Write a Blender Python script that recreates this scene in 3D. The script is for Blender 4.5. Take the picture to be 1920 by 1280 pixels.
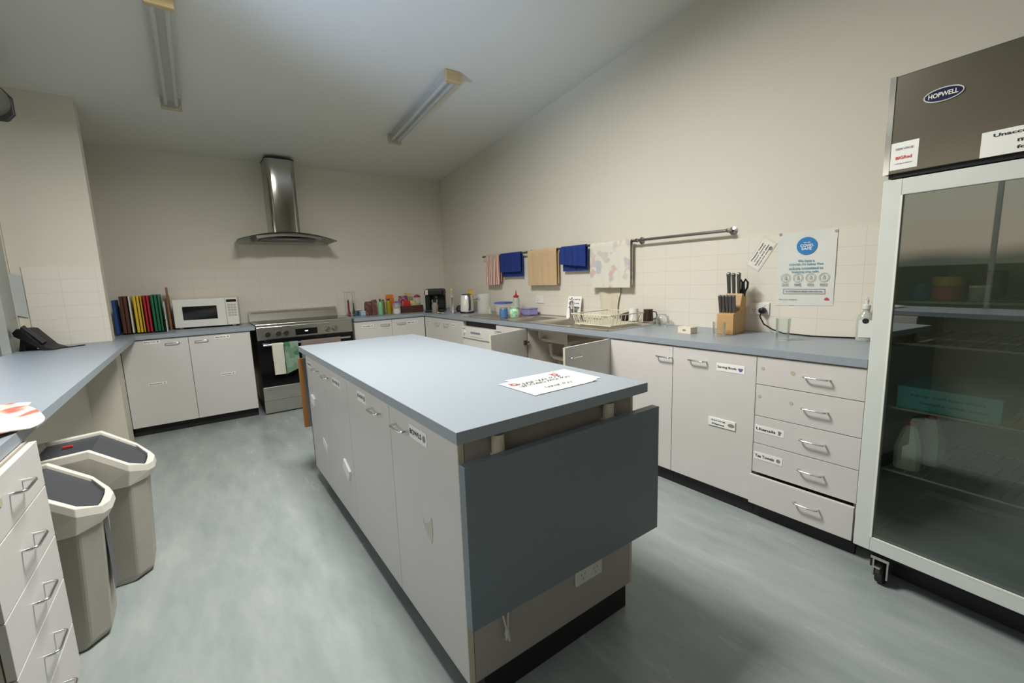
import bpy, math, random
from mathutils import Vector, Matrix, Euler
random.seed(7)
for o in list(bpy.data.objects): bpy.data.objects.remove(o)
SC = bpy.context.scene; COL = SC.collection
PI = math.pi; R = math.radians

# ------------------------------------------------------------ camera, world, light, exposure
cam = bpy.data.objects.new('camera', bpy.data.cameras.new('camera')); COL.objects.link(cam)
yaw, pitch, roll = 0.6218, -0.1448, -0.0344
f = Vector((math.sin(yaw)*math.cos(pitch), math.cos(yaw)*math.cos(pitch), math.sin(pitch)))
r = Vector((math.cos(yaw), -math.sin(yaw), 0)); u = r.cross(f)
r2 = math.cos(roll)*r + math.sin(roll)*u; u2 = -math.sin(roll)*r + math.cos(roll)*u
M = Matrix((r2, u2, -f)).transposed().to_4x4(); M.translation = (0, 0, 1.2887)
cam.matrix_world = M
cam.data.sensor_width = 36; cam.data.lens = 819.72/1920*36; cam.data.clip_start = .03
SC.camera = cam
SC.view_settings.view_transform = 'Standard'; SC.view_settings.look = 'None'
SC.view_settings.gamma = 1; SC.view_settings.use_curve_mapping = False
SC.view_settings.exposure = 0.0

wd = bpy.data.worlds.new('world'); SC.world = wd; wd.use_nodes = True
nt = wd.node_tree; nt.nodes.clear()
wo = nt.nodes.new('ShaderNodeOutputWorld'); wb = nt.nodes.new('ShaderNodeBackground')
tc = nt.nodes.new('ShaderNodeTexCoord'); sp = nt.nodes.new('ShaderNodeSeparateXYZ')
nz = nt.nodes.new('ShaderNodeTexNoise'); nz.inputs['Scale'].default_value = 3
ma = nt.nodes.new('ShaderNodeMath'); ma.operation = 'MULTIPLY_ADD'; ma.inputs[1].default_value = .12
cr = nt.nodes.new('ShaderNodeValToRGB')
nt.links.new(tc.outputs['Generated'], nz.inputs['Vector']); nt.links.new(tc.outputs['Generated'], sp.inputs[0])
nt.links.new(nz.outputs['Fac'], ma.inputs[0]); nt.links.new(sp.outputs['Z'], ma.inputs[2])
nt.links.new(ma.outputs[0], cr.inputs[0]); nt.links.new(cr.outputs[0], wb.inputs[0]); nt.links.new(wb.outputs[0], wo.inputs[0])
e = cr.color_ramp.elements
e[0].position = 0.0; e[0].color = (.10, .12, .09, 1)
e[1].position = 1.0; e[1].color = (.62, .72, .95, 1)
for p_, c_ in ((.055, (.10, .12, .08, 1)), (.075, (1.0, .80, .62, 1)), (.16, (1.0, .93, .75, 1)), (.45, (.75, .82, .95, 1))):
    el = cr.color_ramp.elements.new(p_); el.color = c_
wb.inputs[1].default_value = 1.2

def area(name, loc, rot, sx, sy, power, col, spread=180):
    l = bpy.data.lights.new(name, 'AREA'); l.shape = 'RECTANGLE'; l.size = sx; l.size_y = sy
    l.energy = power; l.color = col; l.spread = R(spread)
    o = bpy.data.objects.new(name, l); COL.objects.link(o); o.location = loc; o.rotation_euler = rot
    return o
# daylight falling down the skylight shaft in the ceiling above the island
area('skylight_daylight', (.56, 2.13, 3.03), (R(-6), 0, 0), .72, .66, 119, (1.0, .985, .94), 180)
# daylight entering through the long servery opening in the left wall
area('servery_daylight', (-1.25, 2.6, 1.75), (0, R(-75), 0), 1.0, 3.2, 2, (1.0, .95, .84), 160)

# added cool spot without a real source, makes the ceiling glow above the island
sl_ = bpy.data.lights.new('added_glow_spot', 'SPOT'); sl_.energy = 290; sl_.color = (.52, .68, 1.0); sl_.spot_size = R(40); sl_.spot_blend = 1; sl_.shadow_soft_size = .25
so_ = bpy.data.objects.new('added_glow_spot', sl_); COL.objects.link(so_); so_.location = (-1.4, 1.5, 1.15)
so_.rotation_euler = (Vector((1.05, 2.55, 2.93))-Vector((-1.4, 1.5, 1.15))).to_track_quat('-Z', 'Y').to_euler()

# ------------------------------------------------------------ materials
MATS = {}
def mat(name, col, rough=.5, metal=0, spec=.5, trans=0, alpha=1, noise=None, bump=None, emit=None, ior=1.45):
    if name in MATS: return MATS[name]
    m = bpy.data.materials.new(name); m.use_nodes = True; n = m.node_tree; b = n.nodes['Principled BSDF']
    c4 = (col[0], col[1], col[2], 1)
    b.inputs['Base Color'].default_value = c4; b.inputs['Roughness'].default_value = rough
    b.inputs['Metallic'].default_value = metal; b.inputs['Specular IOR Level'].default_value = spec
    b.inputs['Transmission Weight'].default_value = trans; b.inputs['Alpha'].default_value = alpha
    b.inputs['IOR'].default_value = ior
    if emit:
        b.inputs['Emission Color'].default_value = (*emit[0], 1); b.inputs['Emission Strength'].default_value = emit[1]
    t = n.nodes.new('ShaderNodeTexCoord')
    sc, amt = noise or (9, .03)
    nn = n.nodes.new('ShaderNodeTexNoise'); nn.inputs['Scale'].default_value = sc; nn.inputs['Detail'].default_value = 4
    n.links.new(t.outputs['Object'], nn.inputs['Vector'])
    mr = n.nodes.new('ShaderNodeMapRange'); mr.inputs[3].default_value = 1-amt*2; mr.inputs[4].default_value = 1+amt*2
    n.links.new(nn.outputs['Fac'], mr.inputs[0])
    mx = n.nodes.new('ShaderNodeVectorMath'); mx.operation = 'MULTIPLY'; mx.inputs[0].default_value = c4[:3]
    n.links.new(mr.outputs[0], mx.inputs[1]); n.links.new(mx.outputs[0], b.inputs['Base Color'])
    if bump:
        bn = n.nodes.new('ShaderNodeTexNoise'); bn.inputs['Scale'].default_value = bump[0]; bn.inputs['Detail'].default_value = 3
        n.links.new(t.outputs['Object'], bn.inputs['Vector'])
        bp = n.nodes.new('ShaderNodeBump'); bp.inputs['Strength'].default_value = bump[1]; bp.inputs['Distance'].default_value = .01
        n.links.new(bn.outputs['Fac'], bp.inputs['Height']); n.links.new(bp.outputs[0], b.inputs['Normal'])
    MATS[name] = m
    return m

def glassy(name, tint, rough=.02, gloss=1.0):
    """thin sheet of glass or clear plastic: tinted see-through plus a mirror layer that grows at grazing angles"""
    m = bpy.data.materials.new(name); m.use_nodes = True; n = m.node_tree; n.nodes.clear()
    o = n.nodes.new('ShaderNodeOutputMaterial'); t = n.nodes.new('ShaderNodeBsdfTransparent'); g = n.nodes.new('ShaderNodeBsdfGlossy')
    t.inputs[0].default_value = (*tint, 1); g.inputs['Roughness'].default_value = rough; g.inputs[0].default_value = (.95, 1, .97, 1)
    fr = n.nodes.new('ShaderNodeFresnel'); fr.inputs[0].default_value = 1.5
    mm = n.nodes.new('ShaderNodeMath'); mm.operation = 'MULTIPLY'; mm.inputs[1].default_value = gloss; mm.use_clamp = True
    x = n.nodes.new('ShaderNodeMixShader'); n.links.new(fr.outputs[0], mm.inputs[0]); n.links.new(mm.outputs[0], x.inputs[0])
    n.links.new(t.outputs[0], x.inputs[1]); n.links.new(g.outputs[0], x.inputs[2]); n.links.new(x.outputs[0], o.inputs[0])
    MATS[name] = m
    return m

def tile_mat(name, axis, col, z0=.9):
    """stacked 200 x 98 mm wall tiles with thin grout joints; axis is the wall's horizontal direction"""
    m = mat(name, col, .22, noise=(2, .02)); n = m.node_tree; b = n.nodes['Principled BSDF']
    t = n.nodes.new('ShaderNodeTexCoord'); s = n.nodes.new('ShaderNodeSeparateXYZ'); c = n.nodes.new('ShaderNodeCombineXYZ')
    n.links.new(t.outputs['Object'], s.inputs[0]); n.links.new(s.outputs[axis], c.inputs[0])
    ad = n.nodes.new('ShaderNodeMath'); ad.inputs[1].default_value = -z0; n.links.new(s.outputs['Z'], ad.inputs[0]); n.links.new(ad.outputs[0], c.inputs[1])
    k = n.nodes.new('ShaderNodeTexBrick'); k.offset = 0; k.inputs['Scale'].default_value = 1
    k.inputs['Brick Width'].default_value = .2; k.inputs['Row Height'].default_value = .0983
    k.inputs['Mortar Size'].default_value = .0016; k.inputs['Mortar Smooth'].default_value = .3
    k.inputs['Color1'].default_value = (*col, 1); k.inputs['Color2'].default_value = (col[0]*.985, col[1]*.985, col[2]*.98, 1)
    k.inputs['Mortar'].default_value = (col[0]*.86, col[1]*.84, col[2]*.80, 1)
    n.links.new(c.outputs[0], k.inputs['Vector']); n.links.new(k.outputs['Color'], b.inputs['Base Color'])
    bp = n.nodes.new('ShaderNodeBump'); bp.inputs['Strength'].default_value = .12; bp.inputs['Distance'].default_value = .001; bp.invert = True
    n.links.new(k.outputs['Fac'], bp.inputs['Height']); n.links.new(bp.outputs[0], b.inputs['Normal'])
    return m

WALL = mat('cream_wall_paint', (.70, .665, .57), .75, noise=(1.3, .015), bump=(120, .06))
CEIL = mat('ceiling_paint', (.72, .715, .67), .8, noise=(1, .015))
TILE_X = tile_mat('white_tiles_back', 'X', (.74, .70, .615)); TILE_Y = tile_mat('white_tiles_side', 'Y', (.74, .70, .615))
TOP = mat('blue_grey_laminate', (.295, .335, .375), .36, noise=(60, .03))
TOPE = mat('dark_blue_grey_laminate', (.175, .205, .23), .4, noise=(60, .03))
DOOR = mat('pale_grey_melamine', (.645, .62, .595), .42, noise=(5, .012))
CARC = mat('carcass_board', (.50, .46, .40), .6)
EDGE = mat('brown_edge', (.16, .10, .06), .6)
CREAMEDGE = mat('cream_edge_strip', (.62, .56, .42), .5)
KICK = mat('black_kickboard', (.012, .012, .013), .5)
CHROME = mat('chrome', (.75, .75, .76), .14, 1)
STEEL = mat('brushed_stainless', (.66, .63, .57), .25, 1, noise=(14, .04))
DSTEEL = mat('dark_stainless', (.26, .25, .23), .30, 1, noise=(8, .05))
MIRROR = mat('polished_steel', (.46, .45, .42), .10, 1)
BLACKG = mat('black_oven_glass', (.006, .006, .007), .06)
BLACK = mat('black_plastic', (.010, .010, .012), .42, spec=.35)
DGREY = mat('dark_grey_plastic', (.055, .058, .066), .42)
CREAM = mat('cream_plastic', (.72, .69, .60), .42)
WHITE = mat('white_plastic', (.76, .75, .70), .35)
PAPER = mat('white_paper', (.86, .86, .82), .7)
INK = mat('black_ink', (.02, .02, .02), .6)
GLASS = glassy('clear_glass', (.97, .985, .98), .02, .55); PLASTIC = mat('frosted_plastic', (.74, .75, .70), .2, alpha=.26)
WOOD = mat('pale_wood', (.55, .33, .14), .5, noise=(22, .08)); BROWN = mat('brown_wood', (.24, .10, .035), .5, noise=(20, .1))

# vinyl floor: mottled blue grey with soft streaks
FLOOR = mat('vinyl_floor', (.30, .36, .365), .24)
n = FLOOR.node_tree; b = n.nodes['Principled BSDF']
t = n.nodes.new('ShaderNodeTexCoord'); mp = n.nodes.new('ShaderNodeMapping'); mp.inputs['Scale'].default_value = (3.2, .9, 1); mp.inputs['Rotation'].default_value = (0, 0, R(35))
n1 = n.nodes.new('ShaderNodeTexNoise'); n1.inputs['Scale'].default_value = 2.2; n1.inputs['Detail'].default_value = 8; n1.inputs['Roughness'].default_value = .62
cr = n.nodes.new('ShaderNodeValToRGB'); cr.color_ramp.elements[0].position = .32; cr.color_ramp.elements[1].position = .72
cr.color_ramp.elements[0].color = (.265, .30, .292, 1); cr.color_ramp.elements[1].color = (.39, .42, .405, 1)
n.links.new(t.outputs['Object'], mp.inputs[0]); n.links.new(mp.outputs[0], n1.inputs['Vector']); n.links.new(n1.outputs['Fac'], cr.inputs[0]); n.links.new(cr.outputs[0], b.inputs['Base Color'])
mr = n.nodes.new('ShaderNodeMapRange'); mr.inputs[3].default_value = .16; mr.inputs[4].default_value = .34
n.links.new(n1.outputs['Fac'], mr.inputs[0]); n.links.new(mr.outputs[0], b.inputs['Roughness'])

def stripes(name, c1, c2, scale, axis='Y', w=.5, rough=.9):
    m = mat(name, c1, rough); n = m.node_tree; b = n.nodes['Principled BSDF']
    t = n.nodes.new('ShaderNodeTexCoord'); wv = n.nodes.new('ShaderNodeTexWave'); wv.bands_direction = axis; wv.inputs['Scale'].default_value = scale; wv.inputs['Distortion'].default_value = .6
    cr = n.nodes.new('ShaderNodeValToRGB'); cr.color_ramp.interpolation = 'CONSTANT'
    cr.color_ramp.elements[0].color = (*c1, 1); cr.color_ramp.elements[1].color = (*c2, 1); cr.color_ramp.elements[1].position = w
    n.links.new(t.outputs['Object'], wv.inputs[0]); n.links.new(wv.outputs['Fac'], cr.inputs[0]); n.links.new(cr.outputs[0], b.inputs['Base Color'])
    return m
def blotch(name, base, cols, scale, lo=.58, rough=.9):
    """printed cloth or packet: a base colour with softly edged patches of other colours"""
    m = mat(name, base, rough); n = m.node_tree; b = n.nodes['Principled BSDF']
    t = n.nodes.new('ShaderNodeTexCoord'); prev = None
    for i, c in enumerate(cols):
        mp = n.nodes.new('ShaderNodeMapping'); mp.inputs['Location'].default_value = (3.1*i, 1.7*i, 2.3*i)
        nn = n.nodes.new('ShaderNodeTexNoise'); nn.inputs['Scale'].default_value = scale; nn.inputs['Detail'].default_value = 1.5
        mr = n.nodes.new('ShaderNodeMapRange'); mr.inputs[1].default_value = lo; mr.inputs[2].default_value = lo+.05
        mx = n.nodes.new('ShaderNodeMix'); mx.data_type = 'RGBA'
        n.links.new(t.outputs['Object'], mp.inputs[0]); n.links.new(mp.outputs[0], nn.inputs['Vector']); n.links.new(nn.outputs['Fac'], mr.inputs[0]); n.links.new(mr.outputs[0], mx.inputs[0])
        if prev: n.links.new(prev, mx.inputs[6])
        else: mx.inputs[6].default_value = (*base, 1)
        mx.inputs[7].default_value = (*c, 1); prev = mx.outputs[2]
    n.links.new(prev, b.inputs['Base Color'])
    return m

# ------------------------------------------------------------ mesh builder
class MB:
    def __init__(s): s.v = []; s.f = []; s.m = []
    def add(s, vs, fs, m=0):
        k = len(s.v); s.v += [tuple(v) for v in vs]; s.f += [tuple(i+k for i in q) for q in fs]; s.m += [m]*len(fs); return s
    def box(s, x0, x1, y0, y1, z0, z1, m=0):
        if x0 > x1: x0, x1 = x1, x0
        if y0 > y1: y0, y1 = y1, y0
        if z0 > z1: z0, z1 = z1, z0
        v = [(x, y, z) for z in (z0, z1) for y in (y0, y1) for x in (x0, x1)]
        return s.add(v, [(0, 2, 3, 1), (4, 5, 7, 6), (0, 1, 5, 4), (2, 6, 7, 3), (0, 4, 6, 2), (1, 3, 7, 5)], m)
    def tube(s, pts, rad, seg=10, m=0, caps=True, closed=False):
        pts = [Vector(p) for p in pts]; n = len(pts); rings = []
        rads = rad if isinstance(rad, (list, tuple)) else [rad]*n
        ref = None
        for i, p in enumerate(pts):
            if closed: d = pts[(i+1) % n]-pts[i-1]
            else: d = (pts[min(i+1, n-1)]-pts[max(i-1, 0)])
            d.normalize()
            if ref is None: ref = Vector((0, 0, 1)) if abs(d.z) < .9 else Vector((1, 0, 0))
            a = d.cross(ref).normalized(); bb = a.cross(d).normalized(); ref = bb
            rings.append([p+rads[i]*(math.cos(2*PI*k/seg)*a+math.sin(2*PI*k/seg)*bb) for k in range(seg)])
        vs = [q for rr in rings for q in rr]; fs = []
        for i in range(n if closed else n-1):
            j = (i+1) % n
            for k in range(seg): fs.append((i*seg+k, i*seg+(k+1) % seg, j*seg+(k+1) % seg, j*seg+k))
        if caps and not closed: fs += [tuple(range(seg))[::-1], tuple((n-1)*seg+k for k in range(seg))]
        return s.add(vs, fs, m)
    def lathe(s, prof, c=(0, 0, 0), seg=24, m=0, sx=1, sy=1, axis='Z'):
        vs = []; n = len(prof)
        for rr, z in prof:
            for k in range(seg):
                a = 2*PI*k/seg; p = (rr*math.cos(a)*sx, rr*math.sin(a)*sy, z)
                if axis == 'X': p = (p[2], p[0], p[1])
                if axis == 'Y': p = (p[0], p[2], p[1])
                vs.append((c[0]+p[0], c[1]+p[1], c[2]+p[2]))
        fs = []
        for i in range(n-1):
            for k in range(seg): fs.append((i*seg+k, i*seg+(k+1) % seg, (i+1)*seg+(k+1) % seg, (i+1)*seg+k))
        if prof[0][0] > 1e-4: fs.append(tuple(range(seg))[::-1])
        if prof[-1][0] > 1e-4: fs.append(tuple((n-1)*seg+k for k in range(seg)))
        return s.add(vs, fs, m)
    def loft(s, rings, m=0, caps=True, closed=True):
        k = len(rings[0]); vs = [p for q in rings for p in q]; fs = []
        for i in range(len(rings)-1):
            for j in range(k if closed else k-1): fs.append((i*k+j, i*k+(j+1) % k, (i+1)*k+(j+1) % k, (i+1)*k+j))
        if caps: fs += [tuple(range(k))[::-1], tuple((len(rings)-1)*k+j for j in range(k))]
        return s.add(vs, fs, m)
    def prism(s, poly, a, b_, axis='Y', m=0):
        """poly in the two other axes, extruded from a to b_ along axis"""
        def P(p, t):
            if axis == 'Y': return (p[0], t, p[1])
            if axis == 'X': return (t, p[0], p[1])
            return (p[0], p[1], t)
        return s.loft([[P(p, a) for p in poly], [P(p, b_) for p in poly]], m)
    def sheet(s, fn, nu, nv, th=0.0, m=0):
        """curved sheet fn(u,v); with thickness th it is closed all round"""
        g = [[Vector(fn(i/nu, j/nv)) for j in range(nv+1)] for i in range(nu+1)]
        vs = [p for row in g for p in row]; W = nv+1
        fs = [(i*W+j, (i+1)*W+j, (i+1)*W+j+1, i*W+j+1) for i in range(nu) for j in range(nv)]
        if th:
            back = []
            for i in range(nu+1):
                for j in range(nv+1):
                    a = g[min(i+1, nu)][j]-g[max(i-1, 0)][j]; bb = g[i][min(j+1, nv)]-g[i][max(j-1, 0)]
                    nn = a.cross(bb); nn = nn.normalized() if nn.length > 0 else Vector((0, 0, 1)); back.append(g[i][j]-nn*th)
            k = len(vs); vs += back; fs += [tuple(x+k for x in q[::-1]) for q in list(fs)]
            edge = [i*W for i in range(nu+1)]+[nu*W+j for j in range(1, W)]+[i*W+nv for i in range(nu-1, -1, -1)]+[j for j in range(nv-1, 0, -1)]
            for i in range(len(edge)):
                a, b2 = edge[i], edge[(i+1) % len(edge)]; fs.append((a, a+k, b2+k, b2))
        return s.add(vs, fs, m)
    def text(s, txt, org, uu, vv, width=None, height=None, m=1, center=True, lift=.0006):
        vs, fs = text_mesh(txt); 
        x0 = min(v[0] for v in vs); x1 = max(v[0] for v in vs); y0 = min(v[1] for v in vs); y1 = max(v[1] for v in vs)
        kx = width/(x1-x0) if width else None; ky = height/(y1-y0) if height else None
        kx = kx or ky; ky = ky or kx
        uu = Vector(uu); vv = Vector(vv); nn = uu.cross(vv); o = Vector(org)
        cx = (x0+x1)/2 if center else x0; cy = (y0+y1)/2
        return s.add([o+uu*((v[0]-cx)*kx)+vv*((v[1]-cy)*ky)+nn*lift for v in vs], fs, m)
    def build(s, name, mats, parent=None, bevel=0, smooth=False, loc=None):
        me = bpy.data.meshes.new(name); me.from_pydata(s.v, [], s.f)
        for q in (mats if isinstance(mats, (list, tuple)) else [mats]): me.materials.append(q)
        me.polygons.foreach_set('material_index', s.m)
        if smooth: me.polygons.foreach_set('use_smooth', [True]*len(me.polygons))
        me.update()
        import bmesh
        bm = bmesh.new(); bm.from_mesh(me)
        if not any(len(p.vertices) > 0 and p.material_index == -1 for p in me.polygons): bmesh.ops.recalc_face_normals(bm, faces=bm.faces)
        bm.to_mesh(me); bm.free()
        o = bpy.data.objects.new(name, me); COL.objects.link(o)
        if parent: o.parent = parent
        if loc: o.location = loc
        if bevel:
            md = o.modifiers.new('bevel', 'BEVEL'); md.width = bevel; md.segments = 2; md.limit_method = 'ANGLE'; md.angle_limit = R(40)
        if smooth:
            try: me.set_sharp_from_angle(angle=R(38))
            except Exception: pass
        return o

TXT = {}
def text_mesh(t):
    if t not in TXT:
        c = bpy.data.curves.new('t', 'FONT'); c.body = t; c.size = 1; c.offset = .028; c.resolution_u = 3; c.align_x = 'CENTER'
        o = bpy.data.objects.new('t', c); me = bpy.data.meshes.new_from_object(o)
        TXT[t] = ([tuple(v.co) for v in me.vertices], [tuple(p.vertices) for p in me.polygons])
        bpy.data.objects.remove(o); bpy.data.curves.remove(c); bpy.data.meshes.remove(me)
    return TXT[t]

def tag(o, label, cat, group=None):
    o['label'] = label; o['category'] = cat
    if group: o['group'] = group
    return o
def thing(name, label, cat, loc=(0, 0, 0), rz=0, group=None):
    o = bpy.data.objects.new(name, None); COL.objects.link(o); o.empty_display_size = .1
    o.location = loc; o.rotation_euler = (0, 0, rz); return tag(o, label, cat, group)
def struct(name, mb, mats, **k):
    o = mb.build(name, mats, **k); o['kind'] = 'structure'; return o

# ------------------------------------------------------------ room shell
XW, YW, XL, YF = 2.872, 5.591, -1.05, -3.2
def zc(y): return 2.612 + .11*(YW-y)
struct('floor', MB().box(XL-.1, XW+.1, YF-.1, YW+.1, -.1, 0), FLOOR)
cm = MB()
def cslab(x0, x1, y0, y1):
    cm.loft([[(x, y0, zc(y0)), (x, y1, zc(y1)), (x, y1, zc(y1)+.12), (x, y0, zc(y0)+.12)] for x in (x0, x1)])
SK = (.17, .95, 1.77, 2.49)   # skylight opening
cslab(XL-.1, SK[0], YF-.1, YW+.1); cslab(SK[1], XW+.1, YF-.1, YW+.1); cslab(SK[0], SK[1], YF-.1, SK[2]); cslab(SK[0], SK[1], SK[3], YW+.1)
struct('ceiling', cm, CEIL)
sh = MB(); sh.box(SK[0]-.03, SK[0], SK[2]-.03, SK[3]+.03, 2.98, 3.6); sh.box(SK[1], SK[1]+.03, SK[2]-.03, SK[3]+.03, 2.98, 3.6)
sh.box(SK[0], SK[1], SK[2]-.03, SK[2], 3.08, 3.6); sh.box(SK[0], SK[1], SK[3], SK[3]+.03, 2.97, 3.6)
struct('window_2', sh, CEIL)
HT = zc(YF)+.1
struct('wall_right', MB().prism([(YF, 0), (YW, 0), (YW, zc(YW)), (YF, zc(YF))], XW, XW+.1, 'X'), WALL)
struct('wall_back', MB().box(XL-.1, XW+.1, YW, YW+.1, 0, zc(YW)+.02), WALL)
struct('wall_front', MB().box(XL-.1, XW+.1, YF-.1, YF, 0, zc(YF)), WALL)
wl = MB()
struct('trim_5', MB().box(-.86, -.76, YF, 4.66, 0, .862).box(-1.0, -.567, 4.791, 4.953, 0, .862), WALL)
wl.prism([(YF, 2.2), (YW, 2.2), (YW, zc(YW)), (YF, zc(YF))], XL-.1, XL, 'X')
wl.prism([(YF, .862), (-.9, .862), (-.9, 2.2), (YF, 2.2)], XL-.1, XL, 'X')
wl.prism([(4.60, .862), (YW, .862), (YW, 2.2), (4.60, 2.2)], XL-.1, XL, 'X')
wl.prism([(YF, 0), (YW, 0), (YW, .862), (YF, .862)], XL-.1, XL, 'X')
struct('wall_left', wl, WALL)
struct('wall_stub', MB().prism([(4.661, 0), (4.79, 0), (4.79, zc(4.79)), (4.661, zc(4.661))], XL+.002, -.565, 'X'), WALL)
# tiling
TZ = 1.49
struct('trim_1', MB().box(XW-.008, XW, -.2, YW-.008, .9, TZ), TILE_Y)
struct('trim_2', MB().box(XL+.002, XW, YW-.008, YW, .9, TZ), TILE_X)
struct('trim_3', MB().box(.44, 1.355, YW-.008, YW, TZ, 1.745), TILE_X)
struct('trim_4', MB().box(XL+.06, -.565, 4.653, 4.661, .9, TZ), TILE_X)
# servery opening: jamb post and frame
wp = MB(); wp.box(-1.075, -1.03, 4.30, 4.36, .9, 2.2); wp.box(-1.06, -1.045, 4.36, 4.60, .9, 2.2)
for y in (-.9, 1.2, 2.75): wp.box(-1.12, -1.09, y, y+.03, .9, 2.2)
struct('window_1', wp, mat('grey_aluminium', (.42, .44, .42), .4, .6))

# ------------------------------------------------------------ fittings shared by the cabinets
def handle_mb(x, z, L=.10, vertical=False, y=0):
    mb = MB(); h = L/2; so = .028
    pts = [(x-h, y, z), (x-h, y-so*.7, z), (x-h+.006, y-so*.95, z), (x-h+.012, y-so, z), (x+h-.012, y-so, z), (x+h-.006, y-so*.95, z), (x+h, y-so*.7, z), (x+h, y, z)]
    return mb.tube(pts, .0042, 10)
def add_handle(parent, x, z, y=0):
    return handle_mb(x, z, y=y).build('handle', CHROME, parent, smooth=True)
VIO = mat('violet_ink', (.16, .14, .36), .6); GREYI = mat('grey_ink', (.25, .25, .25), .6); MAUVE = mat('mauve_ink', (.25, .17, .19), .6)
def label_plate(parent, x, z, w, h, lines, icon=None, tilt=0, y=0, thick=.0015, ink=INK, name='label'):
    """small laminated name card stuck on a front; lines is a list of words"""
    mb = MB(); ca, sa = math.cos(tilt), math.sin(tilt)
    uu = Vector((ca, 0, sa)); vv = Vector((-sa, 0, ca)); o = Vector((x, y-thick, z))
    q = [o+uu*(sx*w/2)+vv*(sz*h/2) for sx, sz in ((-1, -1), (1, -1), (1, 1), (-1, 1))]
    mb.loft([[p+Vector((0, thick, 0)) for p in q], q])
    tw = w*(.68 if icon else .86); off = -w*.12 if icon else 0
    for i, ln in enumerate(lines):
        zz = (len(lines)/2-.5-i)*h/(len(lines)+.3)
        mb.text(ln, o+uu*off+vv*zz, uu, vv, width=tw*(min(1, len(ln)/9) if len(lines) > 1 else 1), height=h*.40/len(lines), m=1)
    if icon:
        c = o+uu*w*.36; s_ = h*.32
        if icon == 'bowl': P = [(-1, .5), (-.8, -.2), (-.35, -.8), (.35, -.8), (.8, -.2), (1, .5)]
        elif icon == 'ring': P = [(math.cos(a)*1.3, math.sin(a)*.7) for a in [k*PI/8 for k in range(16)]]
        elif icon == 'jug': P = [(-.7, .9), (-.5, -.9), (.3, -.9), (.4, 0), (.95, .5), (.4, .6), (.3, .9)]
        else: P = [(math.cos(a)*.8, math.sin(a)*.8) for a in [k*PI/6 for k in range(12)]]
        nn = Vector((0, -.0006, 0)); k = len(mb.v)
        mb.add([c+uu*p[0]*s_+vv*p[1]*s_+nn for p in P], [tuple(range(len(P)))], 2)
    return mb.build(name, [PAPER, ink, {'bowl': VIO, 'jug': MAUVE}.get(icon, GREYI)], parent)

def cabinet(name, label, cat, loc, rz, w, depth, fronts, group=None, kick=(.03, None), hollow_top=True):
    """base unit; local x along the front, local y into the unit, front faces on y = 0"""
    t = thing(name, label, cat, loc, rz, group)
    c = MB(); T = .016
    c.box(0.001, T, .02, depth, .09, .861); c.box(w-T, w-.001, .02, depth, .09, .861); c.box(T, w-T, .02, depth, .09, .106)
    c.box(T, w-T, depth-.006, depth, .106, .861); c.box(T, w-T, .02, .08, .845, .861)
    c.build('carcass', CARC, t)
    MB().box(.001, w-.001, kick[0]+.001, kick[0]+.016, 0, .089).build('kickboard', KICK, t)
    for fr in fronts:
        kind, x0, x1, z0, z1 = fr[:5]; o = fr[5] if len(fr) > 5 else {}
        out = o.get('out', 0); g = .0016
        if 'open' in o:      # an open door, hinged on its left (+) or right (-) edge
            side, ang = o['open']; ww = x1-x0-2*g
            pv = thing_part = bpy.data.objects.new('door', None)
            bpy.data.objects.remove(pv)
            d = MB()
            if side > 0: d.box(0, ww, 0, .016, z0+g, z1-g)
            else: d.box(-ww, 0, 0, .016, z0+g, z1-g)
            # cream edge banding on the free edge
            if side > 0: d.box(ww, ww+.001, 0, .016, z0+g, z1-g, 1)
            else: d.box(-ww-.001, -ww, 0, .016, z0+g, z1-g, 1)
            do = d.build('door', [DOOR, CREAMEDGE], t, loc=(x0+g if side > 0 else x1-g, 0, 0)); do.rotation_euler = (0, 0, -ang if side > 0 else ang)
            add_handle(do, (ww-.09) if side > 0 else -(ww-.09), .79)
            hx = .035 if side > 0 else -.035
            MB().box(hx-.016, hx+.016, .016, .030, .72, .76).box(hx-.05*side, hx, .024, .034, .735, .747).build('hinge', mat('hinge_metal', (.22, .16, .1), .35, .8), do)
            continue
        d = MB().box(x0+g, x1-g, -out, .017-out, z0+g, z1-g)
        do = d.build(kind, o.get('mat', DOOR), t, bevel=.0012)
        for hx, hz in o.get('handles', []): add_handle(do, hx, hz, -out)
        for L in o.get('labels', []): label_plate(do, *L[:-1], **L[-1])
        for (sx, sz, sr) in o.get('spots', []):
            MB().lathe([(0, -.0012), (sr, -.0012), (sr, 0)], (sx, -out, sz), 12, 0, axis='Y').build('sticky_pad', mat('old_glue_spot', (.50, .46, .32), .8), do)
        if 'extra' in o: o['extra'](do)
    return t
ZB, ZT = .085, .858

# ------------------------------------------------------------ right wall run (faces -X, local x runs towards the camera)
FX = 2.25; RZ = -PI/2; DP = .61
def rc(name, label, y1, y0, fronts, **k): return cabinet(name, label, 'cabinet', (FX, y1, 0), RZ, y1-y0, DP, fronts, **k)
w = .941
rc('base_cabinet', 'double door pale grey cabinet in the far right corner, left of the white dishwasher', 4.953, 4.012, [
    ('door', 0, w/2, ZB, ZT, dict(handles=[(w/2-.11, .80)], labels=[(.10, .80, .09, .03, ['CUPS'], {}), (.22, .80, .0001, .0001, ['.'], {})][:1])),
    ('door', w/2, w, ZB, ZT, dict(handles=[(w/2+.10, .80)], labels=[(w/2+.26, .80, .09, .03, ['SAUCERS'], {})]))])
rc('base_cabinet', 'narrow pale grey cabinet half hidden behind the left open sink door', 3.39, 2.945, [
    ('door', 0, .445, ZB, ZT, dict(handles=[(.09, .80)]))])
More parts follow.
